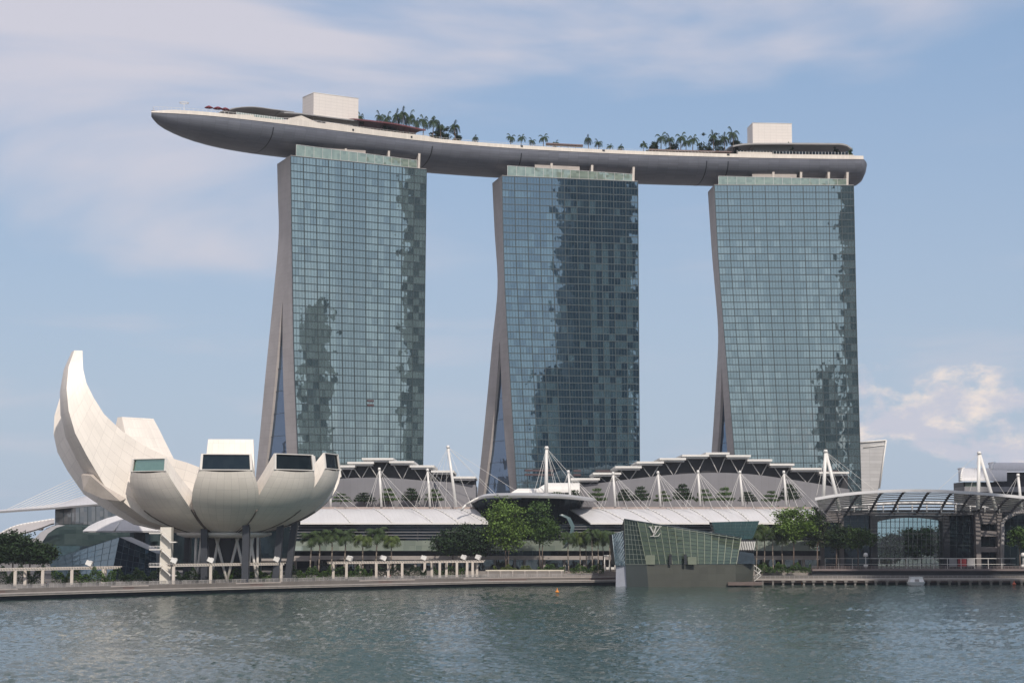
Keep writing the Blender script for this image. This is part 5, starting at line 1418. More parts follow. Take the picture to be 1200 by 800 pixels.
def pergola(x0, y0, x1, y1, Y0, Y1, cols, label, spots, back_cols=(), bot=None):
    a, b = P(x0, y0, Y0), P(x1, y1, Y1); b.z = a.z = (a.z+b.z)/2
    root = thing('pergola', label, 'pergola', (a.x*.5+b.x*.5, a.y*.5+b.y*.5, 3), 'cream pergolas along the promenade')
    d = (b-a); u = d.normalized(); n = Vector((-u.y, u.x, 0)); w = 3.6
    mb = MB(); lo = Vector((0, 0, -.62))
    for off in (0, w): mb.hexa([a+n*off+lo, b+n*off+lo, b+n*(off+.4)+lo, a+n*(off+.4)+lo], [a+n*off, b+n*off, b+n*(off+.4), a+n*(off+.4)])
    mb.build('beam', M_PERG, root)
    mb = MB(); k = int(d.length/1.1)
    for i in range(k+1):
        c = a+u*(i*d.length/k)-n*.5; mb.hexa([c, c+u*.35, c+u*.35+n*(w+1.4), c+n*(w+1.4)], [q+Vector((0, 0, .28)) for q in (c, c+u*.35, c+u*.35+n*(w+1.4), c+n*(w+1.4))])
    s_ = mb.build('slat_roof', M_PERG, root); s_['kind'] = 'stuff'
    for px, off in [(p, .2) for p in cols]+[(p, w+.1) for p in back_cols]:
        t = (px-x0)/(x1-x0); q = a+d*t+n*off
        mb = MB(); mb.box((q.x, q.y, (3+a.z-.62)/2), (.95, .8, a.z-.62-3)); mb.build('column', M_PERG, root)
    for px, lab in spots:
        t = (px-x0)/(x1-x0); q = a+d*t+n*.6; spotlight(Vector((q.x, q.y, a.z+.28)), U_(-.5, .5), lab)
pergola(-30, 667, 141, 664, 604, 652, [-22, 16, 47.5, 82, 120], 'cream slatted pergola at the left border, before the blue glass pavilion',
        [(103.5, 'white spotlight on the leftmost pergola, before the blue glass pavilion')], [35, 97, 131])
pergola(204, 661.5, 333, 659.5, 640, 674, [202+2, 246, 288, 330], 'cream slatted pergola below the petal museum, in front of its white lattice legs',
        [(205, 'white spotlight on the pergola below the museum, at its left end'), (246, 'white spotlight on the pergola below the museum, before the white lattice'), (325, 'white spotlight on the pergola below the museum, at its right end')], [211])
pergola(389.5, 658.5, 500, 657.5, 715, 738, [406, 440.5, 471, 498], 'long cream slatted pergola in front of the left mall palms',
        [(410, 'white spotlight above the left end of the long palm side pergola'), (449, 'white spotlight on the long pergola, second from its left'), (497, 'white spotlight at the right end of the long palm side pergola')], [396, 427, 460])
pergola(503, 657.5, 567, 656.5, 739, 748, [515.5, 535.5, 547.5, 554], 'short cream slatted pergola beside the dark broad trees near the middle',
        [(544, 'white spotlight on the short pergola, left one of its pair'), (561, 'white spotlight on the short pergola, right one of its pair')], [490+20, 527, 563])

# ------------------------------------------------------------------ railings, pier, small things
def rail(pts, h, label, post=2.2, n_rails=3, name='railing', m=M_STEEL, r=.06, group=None, mesh_panel=False):
    root = thing(name, label, 'railing', pts[0], group)
    mb = MB(); k = 0; 
    for a, b in zip(pts, pts[1:]):
        d = (b-a); n = max(1, int(d.length/post))
        for i in range(n): q = a+d*(i/n); mb.tube(q, q+Vector((0, 0, h)), r*1.3, n=4, cap=False)
    o = mb.build('railing_post', m, root); o['kind'] = 'stuff'
    for j in range(n_rails):
        mb = MB(); z = h*(1-j/n_rails); mb.path([p+Vector((0, 0, z)) for p in pts], r if j else r*1.5, 4); mb.build('rail', m, root)
    return root
c = [shore_xy(-40+i*19.5, 7.2) for i in range(39)]
grey = mat('rail_grey', (.34, .33, .32), .5)
rail([Vector((p.x, p.y, 3.03)) for p in c], 1.15, 'long grey railing along the curving left promenade', 1.6, 5, m=grey)
c = [shore_xy(-40+i*19.5, .6) for i in range(39)]
def pier():
    root = thing('pier', 'long low pier deck on stubby piles along the right shore', 'pier', PG(1040, 757, 0))
    y0 = 752; x0, x1 = xat(886, y0, 2), xat(1230, y0, 2)
    mb = MB(); mb.hexa([(x0, y0, 1.5), (x1, y0, 1.5), (x1, y0+11, 1.5), (x0, y0+11, 1.5)], [(x0, y0, 2.1), (x1, y0, 2.1), (x1, y0+11, 2.1), (x0, y0+11, 2.1)])
    mb.build('deck', M_FASC, root)
    mb = MB(); mb.hexa([(x0+1, y0+.6, .8), (x1, y0+.6, .8), (x1, y0+10, .8), (x0+1, y0+10, .8)], [(x0+1, y0+.6, 1.49), (x1, y0+.6, 1.49), (x1, y0+10, 1.49), (x0+1, y0+10, 1.49)])
    mb.build('under_beam', M_TIMBER, root)
    i = 0; px = 894
    while px < 1205:
        mb = MB(); x = xat(px, y0, 0); mb.box((x, y0+.8, .35), (.8 if px > 915 else .7, .9, 2.3)); 
        if px > 915: mb.box((x, y0+.2, 1.05), (1.5, .8, .6))
        mb.build('pile', mat('pile_grey', (.19, .175, .16), .8, .2, .8), root); px += 12 if px < 915 else (13.2 if i % 2 else 11.2); i += 1
    # dark band added for the shade in the void under the pier
    mb = MB(); mb.hexa([(x0, y0+11.5, -.5), (x1, y0+11.5, -.5), (x1, y0+13, -.5), (x0, y0+13, -.5)], [(x0, y0+11.5, 2.0), (x1, y0+11.5, 2.0), (x1, y0+13, 2.0), (x0, y0+13, 2.0)]); mb.build('void_shade_band', M_DARK, root)
    rr = rail([Vector((x0+2, y0+1, 2.1)), Vector((x1, y0+1, 2.1))], 1.25, 'low railing on the pier deck at the right', 1.9, 3, m=grey)
pier()
def upper_walk():
    root = thing('viewing_terrace', 'raised terrace edge with dark shadow gap above the right pier', 'terrace', PG(1040, 770, 3))
    y0 = 770; x0, x1 = xat(952, y0, 5), xat(1230, y0, 5)
    mb = MB(); mb.hexa([(x0, y0, 4.9), (x1, y0, 4.9), (x1, y0+8, 4.9), (x0, y0+8, 4.9)], [(x0, y0, 5.6), (x1, y0, 5.6), (x1, y0+8, 5.6), (x0, y0+8, 5.6)]); mb.build('terrace_slab', mat('slab_brown', (.17, .14, .135), .7), root)
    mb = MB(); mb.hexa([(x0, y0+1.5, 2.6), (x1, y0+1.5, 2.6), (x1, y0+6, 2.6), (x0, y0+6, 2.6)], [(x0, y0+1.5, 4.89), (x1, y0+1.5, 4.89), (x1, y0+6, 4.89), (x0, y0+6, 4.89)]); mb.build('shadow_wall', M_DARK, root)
    rail([Vector((x0, y0+.4, 5.6)), Vector((x1, y0+.4, 5.6))], 1.2, 'brownish railing on the raised terrace above the right pier', 1.5, 4, m=mat('rail_brown', (.24, .20, .19), .6))
    y1 = 786; a, b = P(967, 663, y1), P(1190, 663, y1); a.z = b.z = 5.0
    rail([a, b], zat(654, y1)-5.0, 'tall white railing before the dark ground floor of the event hall', 5.4, 2, r=.11)
upper_walk()
def ramp():
    Y = 742
    root = thing('gangway', 'white railed gangway sloping down beside the crystal pavilion', 'gangway', P(884, 680, Y))
    a, b, c = P(881, 664.5, Y), P(892, 673, Y), P(884, 680, Y); k = Vector((0, 2.4, 0))
    mb = MB(); 
    for p, q in ((P(872, 664.2, Y), a), (a, b), (b, c)): mb.hexa([p-Vector((0, 0, .3)), q-Vector((0, 0, .3)), q-Vector((0, 0, .3))+k, p-Vector((0, 0, .3))+k], [p, q, q+k, p+k])
    mb.build('walkway', M_WHITE, root)
    mb = MB(); h = Vector((0, 0, 1.6))
    mb.path([P(872, 664.2, Y)+h, a+h, b+h, c+h], .16, 5)
    for p, q in ((a, b), (b, c)):
        for i in range(5): r = p.lerp(q, i/4); mb.tube(r, r+h, .09, n=4)
    mb.build('handrail', M_STEEL, root)
    x0, x1 = P(876, 682, Y).x, P(893, 682, Y).x
    mb = MB(); mb.box(((x0+x1)/2, Y+1.2, .9), (x1-x0, 4, .5)); mb.build('float', M_TIMBER, root)
ramp()
def seat_wall():
    Y = 749; a, b = P(569, 669.8, Y), P(661, 669.8, Y)
    root = thing('planter_wall', 'long low cream planter wall below the two tall central trees', 'planter', (a.x*.5+b.x*.5, Y, 3.0))
    mb = MB(); z = zat(667.3, Y)
    mb.hexa([(a.x, Y, z-.5), (b.x, Y, z-.5), (b.x, Y+.8, z-.5), (a.x, Y+.8, z-.5)], [(a.x, Y, z), (b.x, Y, z), (b.x, Y+.8, z), (a.x, Y+.8, z)]); mb.build('coping', mat('coping_cream', (.62, .57, .47), .6), root)
    mb = MB(); mb.hexa([(a.x, Y+.3, 2.9), (b.x, Y+.3, 2.9), (b.x, Y+.7, 2.9), (a.x, Y+.7, 2.9)], [(a.x, Y+.3, z-.5), (b.x, Y+.3, z-.5), (b.x, Y+.7, z-.5), (a.x, Y+.7, z-.5)]); mb.build('wall', M_STONE, root)
    for i in range(7):
        x = lerp(a.x+1, b.x-1, i/6); mb = MB(); mb.box((x, Y+.1, (z+2.9)/2-.25), (.6, .4, z-2.9-.5)); mb.build('wall_pier', M_FASC, root)
seat_wall()
# red boom / benches on the right part of the steps: tiny white kiosk frame
def kiosk():
    Y = 766; root = thing('kiosk', 'small white framed kiosk between the palms and the blue latticed block', 'kiosk', P(713, 668, Y))
    mb = MB(); z0 = 4.2; z1 = zat(651, Y)
    for px in (708.5, 714.5, 721): p = PG(px, Y, z0); mb.tube(p, (p.x, p.y, z1), .22, n=4); mb.tube(p+Vector((0, 4, 0)), (p.x, p.y+4, z1), .22, n=4)
    a, b = PG(707.5, Y, z1), PG(722, Y, z1)
    k4 = Vector((0, 4, 0)); e = Vector((0, 0, -.25))
    for p, q in ((a, b), (a+k4, b+k4), (a, a+k4), (b, b+k4)): mb.tube(p+e, q+e, .2, n=4)
    mb.build('frame', M_STEEL, root)
    mb = MB(); mb.box(((a.x+b.x)/2, Y+2, z1+.15), (b.x-a.x, 5, .3)); mb.build('roof', M_STEEL, root)
    mb = MB(); mb.box(((a.x+b.x)/2, Y+2, zat(665.5, Y)), (b.x-a.x-.4, 3.4, .9)); mb.build('counter', M_WHITE, root)
kiosk()
def boat():
    Y = 744; c = P(1073.5, 683.5, Y); c.z = 0
    root = thing('motor_boat', 'small white covered boat moored at the right pier', 'boat', c)
    w = P(1084.5, 683, Y).x-P(1063, 683, Y).x
    rows = []
    for s, hw, z in ((0, .40, -.2), (.25, .46, .3), (1, .5, 1.1)):
        rows.append([c+Vector((w*hw*cos(a), 2.3*(.7+.3*s)*sin(a)*(1 if True else 1), z)) for a in [2*pi*i/24 for i in range(24)]])
    mb = MB(); mb.grid(rows, True, closed_u=True); mb.face([q for q in rows[-1]]); mb.build('hull', mat('boat_white', (.86, .86, .85), .35, .03), root)
    t = zat(674.5, Y); b4 = [c+Vector((x*w*.40, y*1.9, 1.1)) for x, y in ((-1, -1), (1, -1), (1, 1), (-1, 1))]; t4 = [c+Vector((x*w*.31, y*1.5, 2.9)) for x, y in ((-1, -1), (1, -1), (1, 1), (-1, 1))]
    mb = MB(); mb.hexa(b4, t4); mb.build('cabin', mat('boat_white', (.86, .86, .85), .35, .03), root)
    mb = MB(); mb.hexa([c+Vector((x*w*.13, -1.93, z)) for x, z in ((-1, 1.15),)*1+((1, 1.15),)]+[c+Vector((w*.13, -1.6, 1.15)), c+Vector((-w*.13, -1.6, 1.15))], [c+Vector((x*w*.11, -1.66, 2.2)) for x in (-1, 1)]+[c+Vector((w*.11, -1.4, 2.2)), c+Vector((-w*.11, -1.4, 2.2))]); mb.build('cabin_door', mat('canvas_grey', (.30, .29, .28), .8), root)
    mb = MB(); mb.box(c+Vector((0, 0, 3.02)), (w*.70, 3.6, .2)); mb.build('cabin_roof', mat('boat_white', (.86, .86, .85), .35, .03), root)
boat()
def buoy(px, py, label, col=(.62, .22, .02), s=1.):
    s *= .55
    Y = 20/tan(atan((py-400)/F)-PITCH); p = Vector((xat(px, Y, 0), Y, 0))
    r = thing('buoy', label, 'buoy', p, 'small marker buoys'); m = mat('buoy_%s' % ('orange' if col[1] > .1 else 'red'), col, .5)
    mb = MB(); mb.lathe([(.05, -.4*s), (1.1*s, -.2*s), (1.3*s, .25*s), (.9*s, .9*s), (.34*s, 1.2*s), (.3*s, 1.9*s), (.05, 2.0*s)], p, 14); mb.build('float', m, r)
    mb = MB(); mb.lathe([(.01, 2.0*s), (.3*s, 2.1*s), (.3*s, 2.5*s), (.01, 2.6*s)], p, 10); mb.build('top_mark', m, r)
buoy(653, 693.5, 'small orange buoy floating left of the crystal pavilion')
buoy(940, 683.8, 'small orange buoy floating by the piles right of the crystal pavilion', s=.8)
buoy(1188.5, 684.5, 'small red orange buoy floating near the right border', (.50, .09, .03), 1.1)
def lamp(px, pyt, pyb, Y, label):
    b = P(px, pyb, Y); t = P(px, pyt, Y); r = thing('lamp_post', label, 'lamp post', b, 'globe lamp posts')
    mb = MB(); mb.tube(b, t, .16, .12, 7); mb.box(b+Vector((0, 0, .5)), (1.6, 1.4, 1.0)); mb.build('post', M_STEEL, r)
    mb = MB(); mb.lathe([(.02, 0), (.9, .1), (1.0, .7), (.75, 1.5), (.02, 1.7)], t, 12); mb.build('lamp_head', M_WHITE, r)
lamp(1014.5, 652, 664, 772, 'white lamp post on the terrace left of the big clear window')
lamp(1199, 652, 664, 772, 'white lamp post on the terrace at the right border')
for px, lab in ((556, 'thin white flood light mast head on the terrace, beside the round pavilion'),):
    pass
# bollards / life ring posts along the long steps
def people():
    first = [None]
    def body(name, p, label, shirt, legs, walk):
        sk = bpy.data.meshes.new('person'); 
        s_ = walk
        J = [(0, 0, .95), (0, 0, 1.2), (0, 0, 1.42), (0, 0, 1.52), (0, -.01, 1.66), (-.19, 0, 1.40), (-.24, -.05*s_, 1.14), (-.23, .12*s_, .90), (.19, 0, 1.40), (.24, .05*s_, 1.14), (.23, -.12*s_, .90),
             (-.1, 0, .9), (-.12, .10*s_, .5), (-.12, .16*s_, .08), (-.12, .06*s_, .03), (.1, 0, .9), (.12, -.12*s_, .5), (.12, -.22*s_, .08), (.12, -.32*s_, .03)]
        Ed = [(0, 1), (1, 2), (2, 3), (3, 4), (2, 5), (5, 6), (6, 7), (2, 8), (8, 9), (9, 10), (0, 11), (11, 12), (12, 13), (13, 14), (0, 15), (15, 16), (16, 17), (17, 18)]
        Rr = [.15, .14, .13, .06, .11, .065, .05, .035, .065, .05, .035, .10, .065, .045, .04, .10, .065, .045, .04]
        sk.from_pydata(J, Ed, []); sk.update(); sk.skin_vertices or None
        o = bpy.data.objects.new('person', sk); COL.objects.link(o); md = o.modifiers.new('skin', 'SKIN')
        if not sk.skin_vertices: 
            bpy.context.view_layer.objects.active = o
        for v, r in zip(sk.skin_vertices[0].data, Rr): v.radius = (r, r)
        sk.skin_vertices[0].data[0].use_root = True
        ss = o.modifiers.new('sub', 'SUBSURF'); ss.levels = 1; ss.render_levels = 1
        m, nt, N, L, b = nodes_of('clothing')
        tc = N.new('ShaderNodeTexCoord'); sp = N.new('ShaderNodeSeparateXYZ'); L.new(tc.outputs['Object'], sp.inputs[0]); cr = N.new('ShaderNodeValToRGB'); cr.color_ramp.interpolation = 'CONSTANT'
        dv = N.new('ShaderNodeMath'); dv.operation = 'DIVIDE'; dv.inputs[1].default_value = 2; L.new(sp.outputs[2], dv.inputs[0]); L.new(dv.outputs[0], cr.inputs[0])
        e = cr.color_ramp.elements; e[0].color = (.03, .03, .03, 1); e[0].position = 0; e[1].position = .05; e[1].color = (*legs, 1)
        for pos, col in ((.47, shirt), (.74, (.35, .2, .14)), (.865, (.02, .015, .012))): k = e.new(pos); k.color = (*col, 1)
        L.new(cr.outputs[0], b.inputs['Base Color']); sk.materials.append(m)
        o.location = p; o['label'] = label; o['category'] = 'person'; o['group'] = 'people on the promenade'
        return o
    def at_(px, off): q = shore_xy(px, off); return Vector((q.x, q.y, 3.02))
    body('person', at_(54, 9.5), 'person in dark clothes walking under the leftmost pergola', (.02, .02, .03), (.02, .02, .03), 1)
    body('person', at_(451, 10), 'person in a white shirt walking by the promenade railing', (.5, .5, .5), (.05, .05, .09), -1)
    body('person', at_(457, 10.5), 'person in a dark red shirt by the promenade railing', (.25, .03, .03), (.04, .04, .05), 1)
    q = PG(1075, 771.5, 5.6); body('person', q, 'person in a pale shirt on the raised terrace above the moored boat', (.45, .45, .42), (.04, .04, .06), 1)
people()

# ------------------------------------------------------------------ vegetation
G_MID = leaf_mat('leaf_mid', (.055, .105, .022)); G_DARK = leaf_mat('leaf_dark', (.022, .045, .016)); G_BRIGHT = leaf_mat('leaf_bright', (.105, .175, .032))
G_PALM = leaf_mat('leaf_palm', (.036, .062, .018)); G_PALM2 = leaf_mat('leaf_palm_light', (.065, .095, .022)); G_YEL = leaf_mat('leaf_yellow', (.095, .130, .025)); BARK = mat('bark', (.13, .10, .08), .9, .2, 1.5); BARK_P = mat('palm_bark', (.20, .17, .14), .9, .2, 1.5)
def leaf_quad(mb, c, s, rnd):
    a = Vector((rnd.gauss(0, 1), rnd.gauss(0, 1), rnd.gauss(0, 1)))
    n = Vector((rnd.gauss(0, .8), rnd.gauss(0, .8), 1.)).normalized(); u = a.cross(n)
    if u.length < 1e-3: return
    u.normalize(); v = n.cross(u); u *= s; v *= s*.55
    mb.face([c-u, c-v*.9, c+u, c+v], uv=[(0, 0), (1, 0), (1, 1), (0, 1)])
def crown_mb(c, r, n_clump, per, leaf, seed, flat=1.0, hollow=.45):
    """clumps spread through an uneven ellipsoid; leaves through each clump"""
    rnd = random.Random(seed); mb = MB(); centres = []
    ph = [rnd.uniform(0, 6.28) for _ in range(6)]
    for k in range(n_clump):
        while True:
            d = Vector((rnd.uniform(-1, 1), rnd.uniform(-1, 1), rnd.uniform(-1, 1)))
            if hollow < d.length < 1: break
        a = atan2(d.y, d.x); wob = 1+.16*sin(3*a+ph[0])+.12*sin(5*a+ph[1]+4*d.z)+.10*sin(7*d.z+ph[2])
        cc = Vector((d.x*r[0]*wob, d.y*r[1]*wob, d.z*r[2]*(wob if d.z > 0 else .75)))
        centres.append(Vector(c)+cc)
    for cc in centres:
        cr = rnd.uniform(.20, .40)*min(r)
        for _ in range(int(per*1.7*rnd.uniform(.6, 1.3))):
            d = Vector((rnd.gauss(0, .5), rnd.gauss(0, .5), rnd.gauss(0, .32*flat)))*cr*1.5
            leaf_quad(mb, cc+d, leaf*1.35*rnd.uniform(.6, 1.25), rnd)
    return mb, centres
def tree(label, base, hc, r, m, seed, clumps=60, per=45, leaf=.42, stems=1, cat='tree', group='broadleaf trees on the waterfront', name='broadleaf_tree', spread=.5, trunk_r=.32):
    root = thing(name, label, cat, base, group); rnd = random.Random(seed+99)
    c = Vector(base)+Vector((0, 0, hc))
    mb, cs = crown_mb(c, r, clumps, per, leaf, seed); 
    tb = MB()
    for s in range(stems):
        off = Vector(((s-(stems-1)/2)*1.3, rnd.uniform(-.4, .4), 0)); p0 = Vector(base)+off*.5; 
        fork = Vector(base)+off+Vector((rnd.uniform(-.4, .4), 0, hc-r[2]*.75)); tb.tube(p0, fork, trunk_r, trunk_r*.75, 8)
        for k in range(7):
            t = cs[rnd.randrange(len(cs))]; mid = fork.lerp(t, .5)+Vector((0, 0, rnd.uniform(0, .8)))
            tb.tube(fork, mid, trunk_r*.5, trunk_r*.3, 6); tb.tube(mid, t, trunk_r*.3, .05, 5)
    tb.build('trunk', BARK, root); mb.build('crown', m, root); return root
def W2(px, Y): return (px)*Y/F   # metres for a length in photo pixels at depth Y
GZ = 4.8
def T_(px, Y, z=GZ): return PG(px, Y, z)
def zc(py, Y, z=GZ): return zat(py, Y)-z
tree('big bright green tree with forked trunk left of the round entrance pavilion', T_(594, 765), zc(619, 765), (8.6, 8, 9.6), G_BRIGHT, 3, 90, 60, .42, 2)
tree('tall loose green tree with two slim trunks, right neighbour of the big bright tree', T_(634, 764), zc(616, 764), (6.2, 6, 8.6), G_MID, 4, 62, 48, .38, 2, trunk_r=.24)
tree('dark broad tree beside the palms, left one of the dark pair near the middle', T_(530, 768), zc(637, 768), (7.5, 6, 5.4), G_DARK, 5, 70, 50, .42)
tree('dark broad tree touching the big bright tree on its left', T_(558, 767), zc(635, 767), (8.2, 6, 6.2), G_DARK, 6, 75, 50, .42)
tree('round bright green tree on a slim trunk right of the crystal pavilion', T_(930, 768), zc(615, 768), (6.8, 6, 7.4), G_BRIGHT, 7, 75, 55, .40)
tree('narrow dark olive tree at the left pillar of the event hall', T_(958, 772), zc(622, 772), (4.6, 4, 8.6), leaf_mat('leaf_olive', (.035, .06, .02)), 8, 60, 45, .40)
tree('dark green tree before the left wing of the event hall, nearer the mall', T_(980, 778), zc(630, 778), (5.4, 4, 5.6), G_DARK, 9, 50, 45, .40)
tree('green tree before the left wing of the event hall, nearest the clear window', T_(1006, 780), zc(631, 780), (6.6, 4, 5.0), G_MID, 10, 60, 45, .40)
tree('green tree at the right border before the side arch', T_(1196, 779), zc(632, 779), (5.0, 4, 4.8), G_MID, 11, 45, 45, .40)
for i, (px, pyt, w, l) in enumerate(((1040, 634, 4.6, 'leftmost'), (1062, 628, 6, 'second from left'), (1080, 624, 6.5, 'tallest'), (1101, 628, 6., 'rightmost'))):
    Y = 868; tree('%s dark tree seen through the clear window of the event hall' % l, T_(px, Y), zc(pyt+11, Y), (w*1.3, 4.5, 8.), G_DARK, 20+i, 75, 44, .5, group='trees behind the clear window')
for i, (px, pyt, w, h, l) in enumerate(((-4, 629, 8, 5.5, 'dark rounded tree cut by the left border'), (15, 627, 7, 6.0, 'dark rounded tree, highest of the clump at the left border'), (34, 634, 6.5, 4.6, 'dark rounded tree, second lowest at the left border, below the white wing'), (50, 641, 4.5, 3.4, 'lowest dark tree left of the blue glass pavilion'))):
    Y = 660; tree(l, T_(px, Y, 3), zat(pyt, Y)-3-h*.8, (w, 5, h), G_DARK, 30+i, 60, 55, .42, group='dark trees at the left border')
# undergrowth below those
def shrub(px0, px1, Y, pyt, z0, label, m, seed, group='clipped shrub rows along the promenade', name='shrub_row'):
    a, b = PG(px0, Y, z0), PG(px1, Y, z0); h = max(1.5, zat(pyt-2, Y)-z0); rnd = random.Random(seed); mb = MB()
    L_ = (b-a).length; n = int(L_*h*36)
    for _ in range(n):
        u = rnd.random(); x = a.lerp(b, u); hh = h*(.75+.25*sin(u*L_*.9+seed)+.12*sin(u*L_*2.3))
        leaf_quad(mb, x+Vector((0, rnd.uniform(-1.1, 1.1), hh*rnd.random()**.6)), .30*rnd.uniform(.6, 1.3), rnd)
    one(mb, name, m, label, 'shrubs', a.lerp(b, .5), group)
rows_ = [(-8, 52, 628, 664, 'shrubs behind the leftmost pergola, by the left border', G_DARK), (60, 136, 640, 667, 'low shrubs below the blue glass pavilion', G_MID), (138, 196, 652, 667.5, 'shrubs beside the foot of the white stair tower', G_DARK),
         (206, 262, 666, 668, 'shrubs under the museum, before the white lattice', G_DARK), (264, 330, 674, 667, 'shrubs under the museum, right of the lattice', G_MID), (333, 388, 700, 665, 'bright shrubs between the museum pergola and the long pergola', G_MID),
         (392, 436, 722, 665, 'shrubs under the left half of the long pergola', G_MID), (440, 500, 736, 664, 'shrubs under the right half of the long pergola', G_DARK), (505, 545, 748, 664, 'shrubs under the short pergola', G_MID),
         (578, 626, 755, 663.5, 'shrubs behind the cream planter wall, at its left', G_YEL), (630, 662, 756, 662, 'shrubs behind the cream planter wall, at its right end', G_MID), (668, 708, 757, 662.5, 'shrubs below the middle palms beside the kiosk', G_MID),
         (886, 950, 768, 661, 'shrubs on the terrace right of the gangway', G_MID)]
for i, (a, b, Y, py, l, m) in enumerate(rows_): shrub(a, b, Y, py, 3.0 if Y < 750 else 4.0, l, m, 50+i)
# palms
def palm_mesh(h, fl, nf, seed, droop=1.0, leaf=.5):
    rnd = random.Random(seed); tb = MB(); pts = [Vector((.15*sin(k*.8+seed), .1*cos(k), h*k/6)) for k in range(7)]
    for k in range(6): tb.tube(pts[k], pts[k+1], .26-.018*k, .26-.018*(k+1), 7)
    cb = MB(); top = pts[-1]
    for f in range(nf):
        a = 2*pi*f/nf+rnd.uniform(-.2, .2); el = rnd.uniform(-.25, 1.15) if droop >= 1 else rnd.uniform(.0, 1.25); L_ = fl*rnd.uniform(.8, 1.1); d = Vector((cos(a), sin(a), 0)); s = Vector((-sin(a), cos(a), 0)); prev = top; ang = el
        n = 9
        for k in range(n):
            st_ = L_/n; nx = prev+(d*cos(ang)+Vector((0, 0, 1))*sin(ang))*st_; ang -= (.20+.05*k)*droop*.75
            w = leaf*fl*.42*sin(pi*(k+.6)/(n+.8))**.6
            for sg in (-1, 1):
                for q in (0, .5):
                    b0 = prev.lerp(nx, q); b1 = prev.lerp(nx, q+.48); tip = b1.lerp(nx, .4)+s*sg*w+Vector((0, 0, -w*.65))+d*w*.25
                    cb.face([b0, b1, tip], uv=[(0, 0), (1, 0), (.5, 1)])
            prev = nx
    return tb, cb
PALM_SRC = {}
def palm(kind, pos, label, sc, rz, group):
    if kind not in PALM_SRC:
        hgt, fl, nf, seed, droop, m = {'royal': (11, 5.0, 24, 1, 1., G_PALM), 'royal_b': (10, 4.8, 22, 5, 1.15, G_PALM2), 'roof': (5.2, 3.3, 18, 9, .72, G_DARK)}[kind]
        tb, cb = palm_mesh(hgt, fl, nf, seed, droop, .62)
        r = thing('palm_tree', label, 'palm', (0, 0, 0), group)
        tb.build('trunk', BARK_P if kind != 'roof' else BARK, r); cb.build('frond_crown', m, r)
        r.location = pos; r.rotation_euler = (0, 0, rz); r.scale = sc; PALM_SRC[kind] = r
    else: copy_thing(PALM_SRC[kind], pos, label, rz, sc, group)
gl = 'palms before the left mall front'; gm = 'palms before the mall left of the crystal pavilion'; gr = 'palms right of the crystal pavilion'
def P_(kind, px, Y, pyc, label, group, z=GZ, w=1.0):
    h = {'royal': 11, 'royal_b': 10, 'roof': 5.2}[kind]; s = (zat(pyc, Y)-z)/h
    palm(kind, PG(px, Y, z), label, (w, w, s), U_(0, 6), group)
for i, (px, py, l) in enumerate(((364, 629, 'palm half behind the right rim of the museum, leftmost of the left mall palms'), (374, 627, 'second palm from the museum before the left mall front'), (388.5, 626, 'third palm from the museum before the left mall front'), (404, 626.5, 'fourth palm from the museum before the left mall front'),
        (425, 631, 'lower yellowish palm, fifth from the museum before the left mall'), (441, 624.5, 'tallest palm before the left mall front, sixth from the museum'), (458, 632, 'low palm nearest the dark broad trees, rightmost of the left mall palms'))):
    P_('royal' if i not in (4, 6) else 'royal_b', px, 770, py, l, gl, w=1.35)
for i, (px, py) in enumerate(((666, 629), (680, 628), (687, 631), (694, 626), (701, 629), (707, 627), (715, 628))):
    P_(['royal', 'royal_b', 'royal'][i % 3], px, 762+(i % 3)*3, py, ['palm nearest the round pavilion, leftmost of the middle group', 'second palm from the left in the group beside the crystal pavilion', 'third palm from the left in the group beside the crystal pavilion', 'tallest palm, fourth from the left beside the crystal pavilion', 'fifth palm from the left beside the crystal pavilion', 'sixth palm from the left, before the white kiosk', 'palm nearest the blue latticed block, rightmost of the middle group'][i], gm, w=1.05)
for i, (px, py) in enumerate(((887, 622), (896, 621), (906, 624), (917, 627))):
    P_(['royal', 'royal_b'][i % 2], px, 768+(i % 2)*3, py, ['palm nearest the teal crystal, leftmost right of the pavilion', 'second palm right of the crystal pavilion', 'third palm right of the crystal pavilion', 'low palm half hidden by the round bright tree'][i], gr, w=1.05)
# tiered terrace trees in front of the hall walls
TERR = {}
def tier_tree(px, pyt, w, label, seed):
    Y = 811; z = zat(590.5, Y); p = PG(px, Y, z); H = zat(pyt, Y)-z
    key = seed % 4
    if key not in TERR:
        r = thing('terrace_tree', label, 'tree', (0, 0, 0), 'tiered trees on the mall terrace'); rnd = random.Random(key+5); mb = MB(); tb = MB()
        tb.tube((0, 0, 0), (0, 0, 5.6), .16, .06, 6); nt_ = 3+key % 2
        for t in range(nt_):
            zz = 1.9+3.6*t/(nt_-1)*1.0; rr = lerp(4.0, 1.6, t/(nt_-1))*(1 if t else .9)
            for k in range(9): a = 2*pi*k/9+t; tb.tube((0, 0, zz-.3), (cos(a)*rr*.8, sin(a)*rr*.8, zz+.1), .07, .03, 4)
            for _ in range(int(430*(rr/3)**1.5)):
                a = rnd.uniform(0, 2*pi); q = rr*sqrt(rnd.random())*(1+.15*sin(3*a+key+t)); leaf_quad(mb, Vector((cos(a)*q, sin(a)*q, zz+rnd.gauss(0, .28))), .34*rnd.uniform(.7, 1.2), rnd)
        tb.build('trunk', BARK, r); mb.build('crown', [G_MID, G_DARK, G_MID, G_DARK][key], r); TERR[key] = r; r.location = p; r.scale = (w*1.25, w*1.25, H/6.)
    else: copy_thing(TERR[key], p, label, seed*1.3, (w*1.25, w*1.25, H/6.))
hall1 = ['first', 'second', 'third', 'fourth', 'fifth']
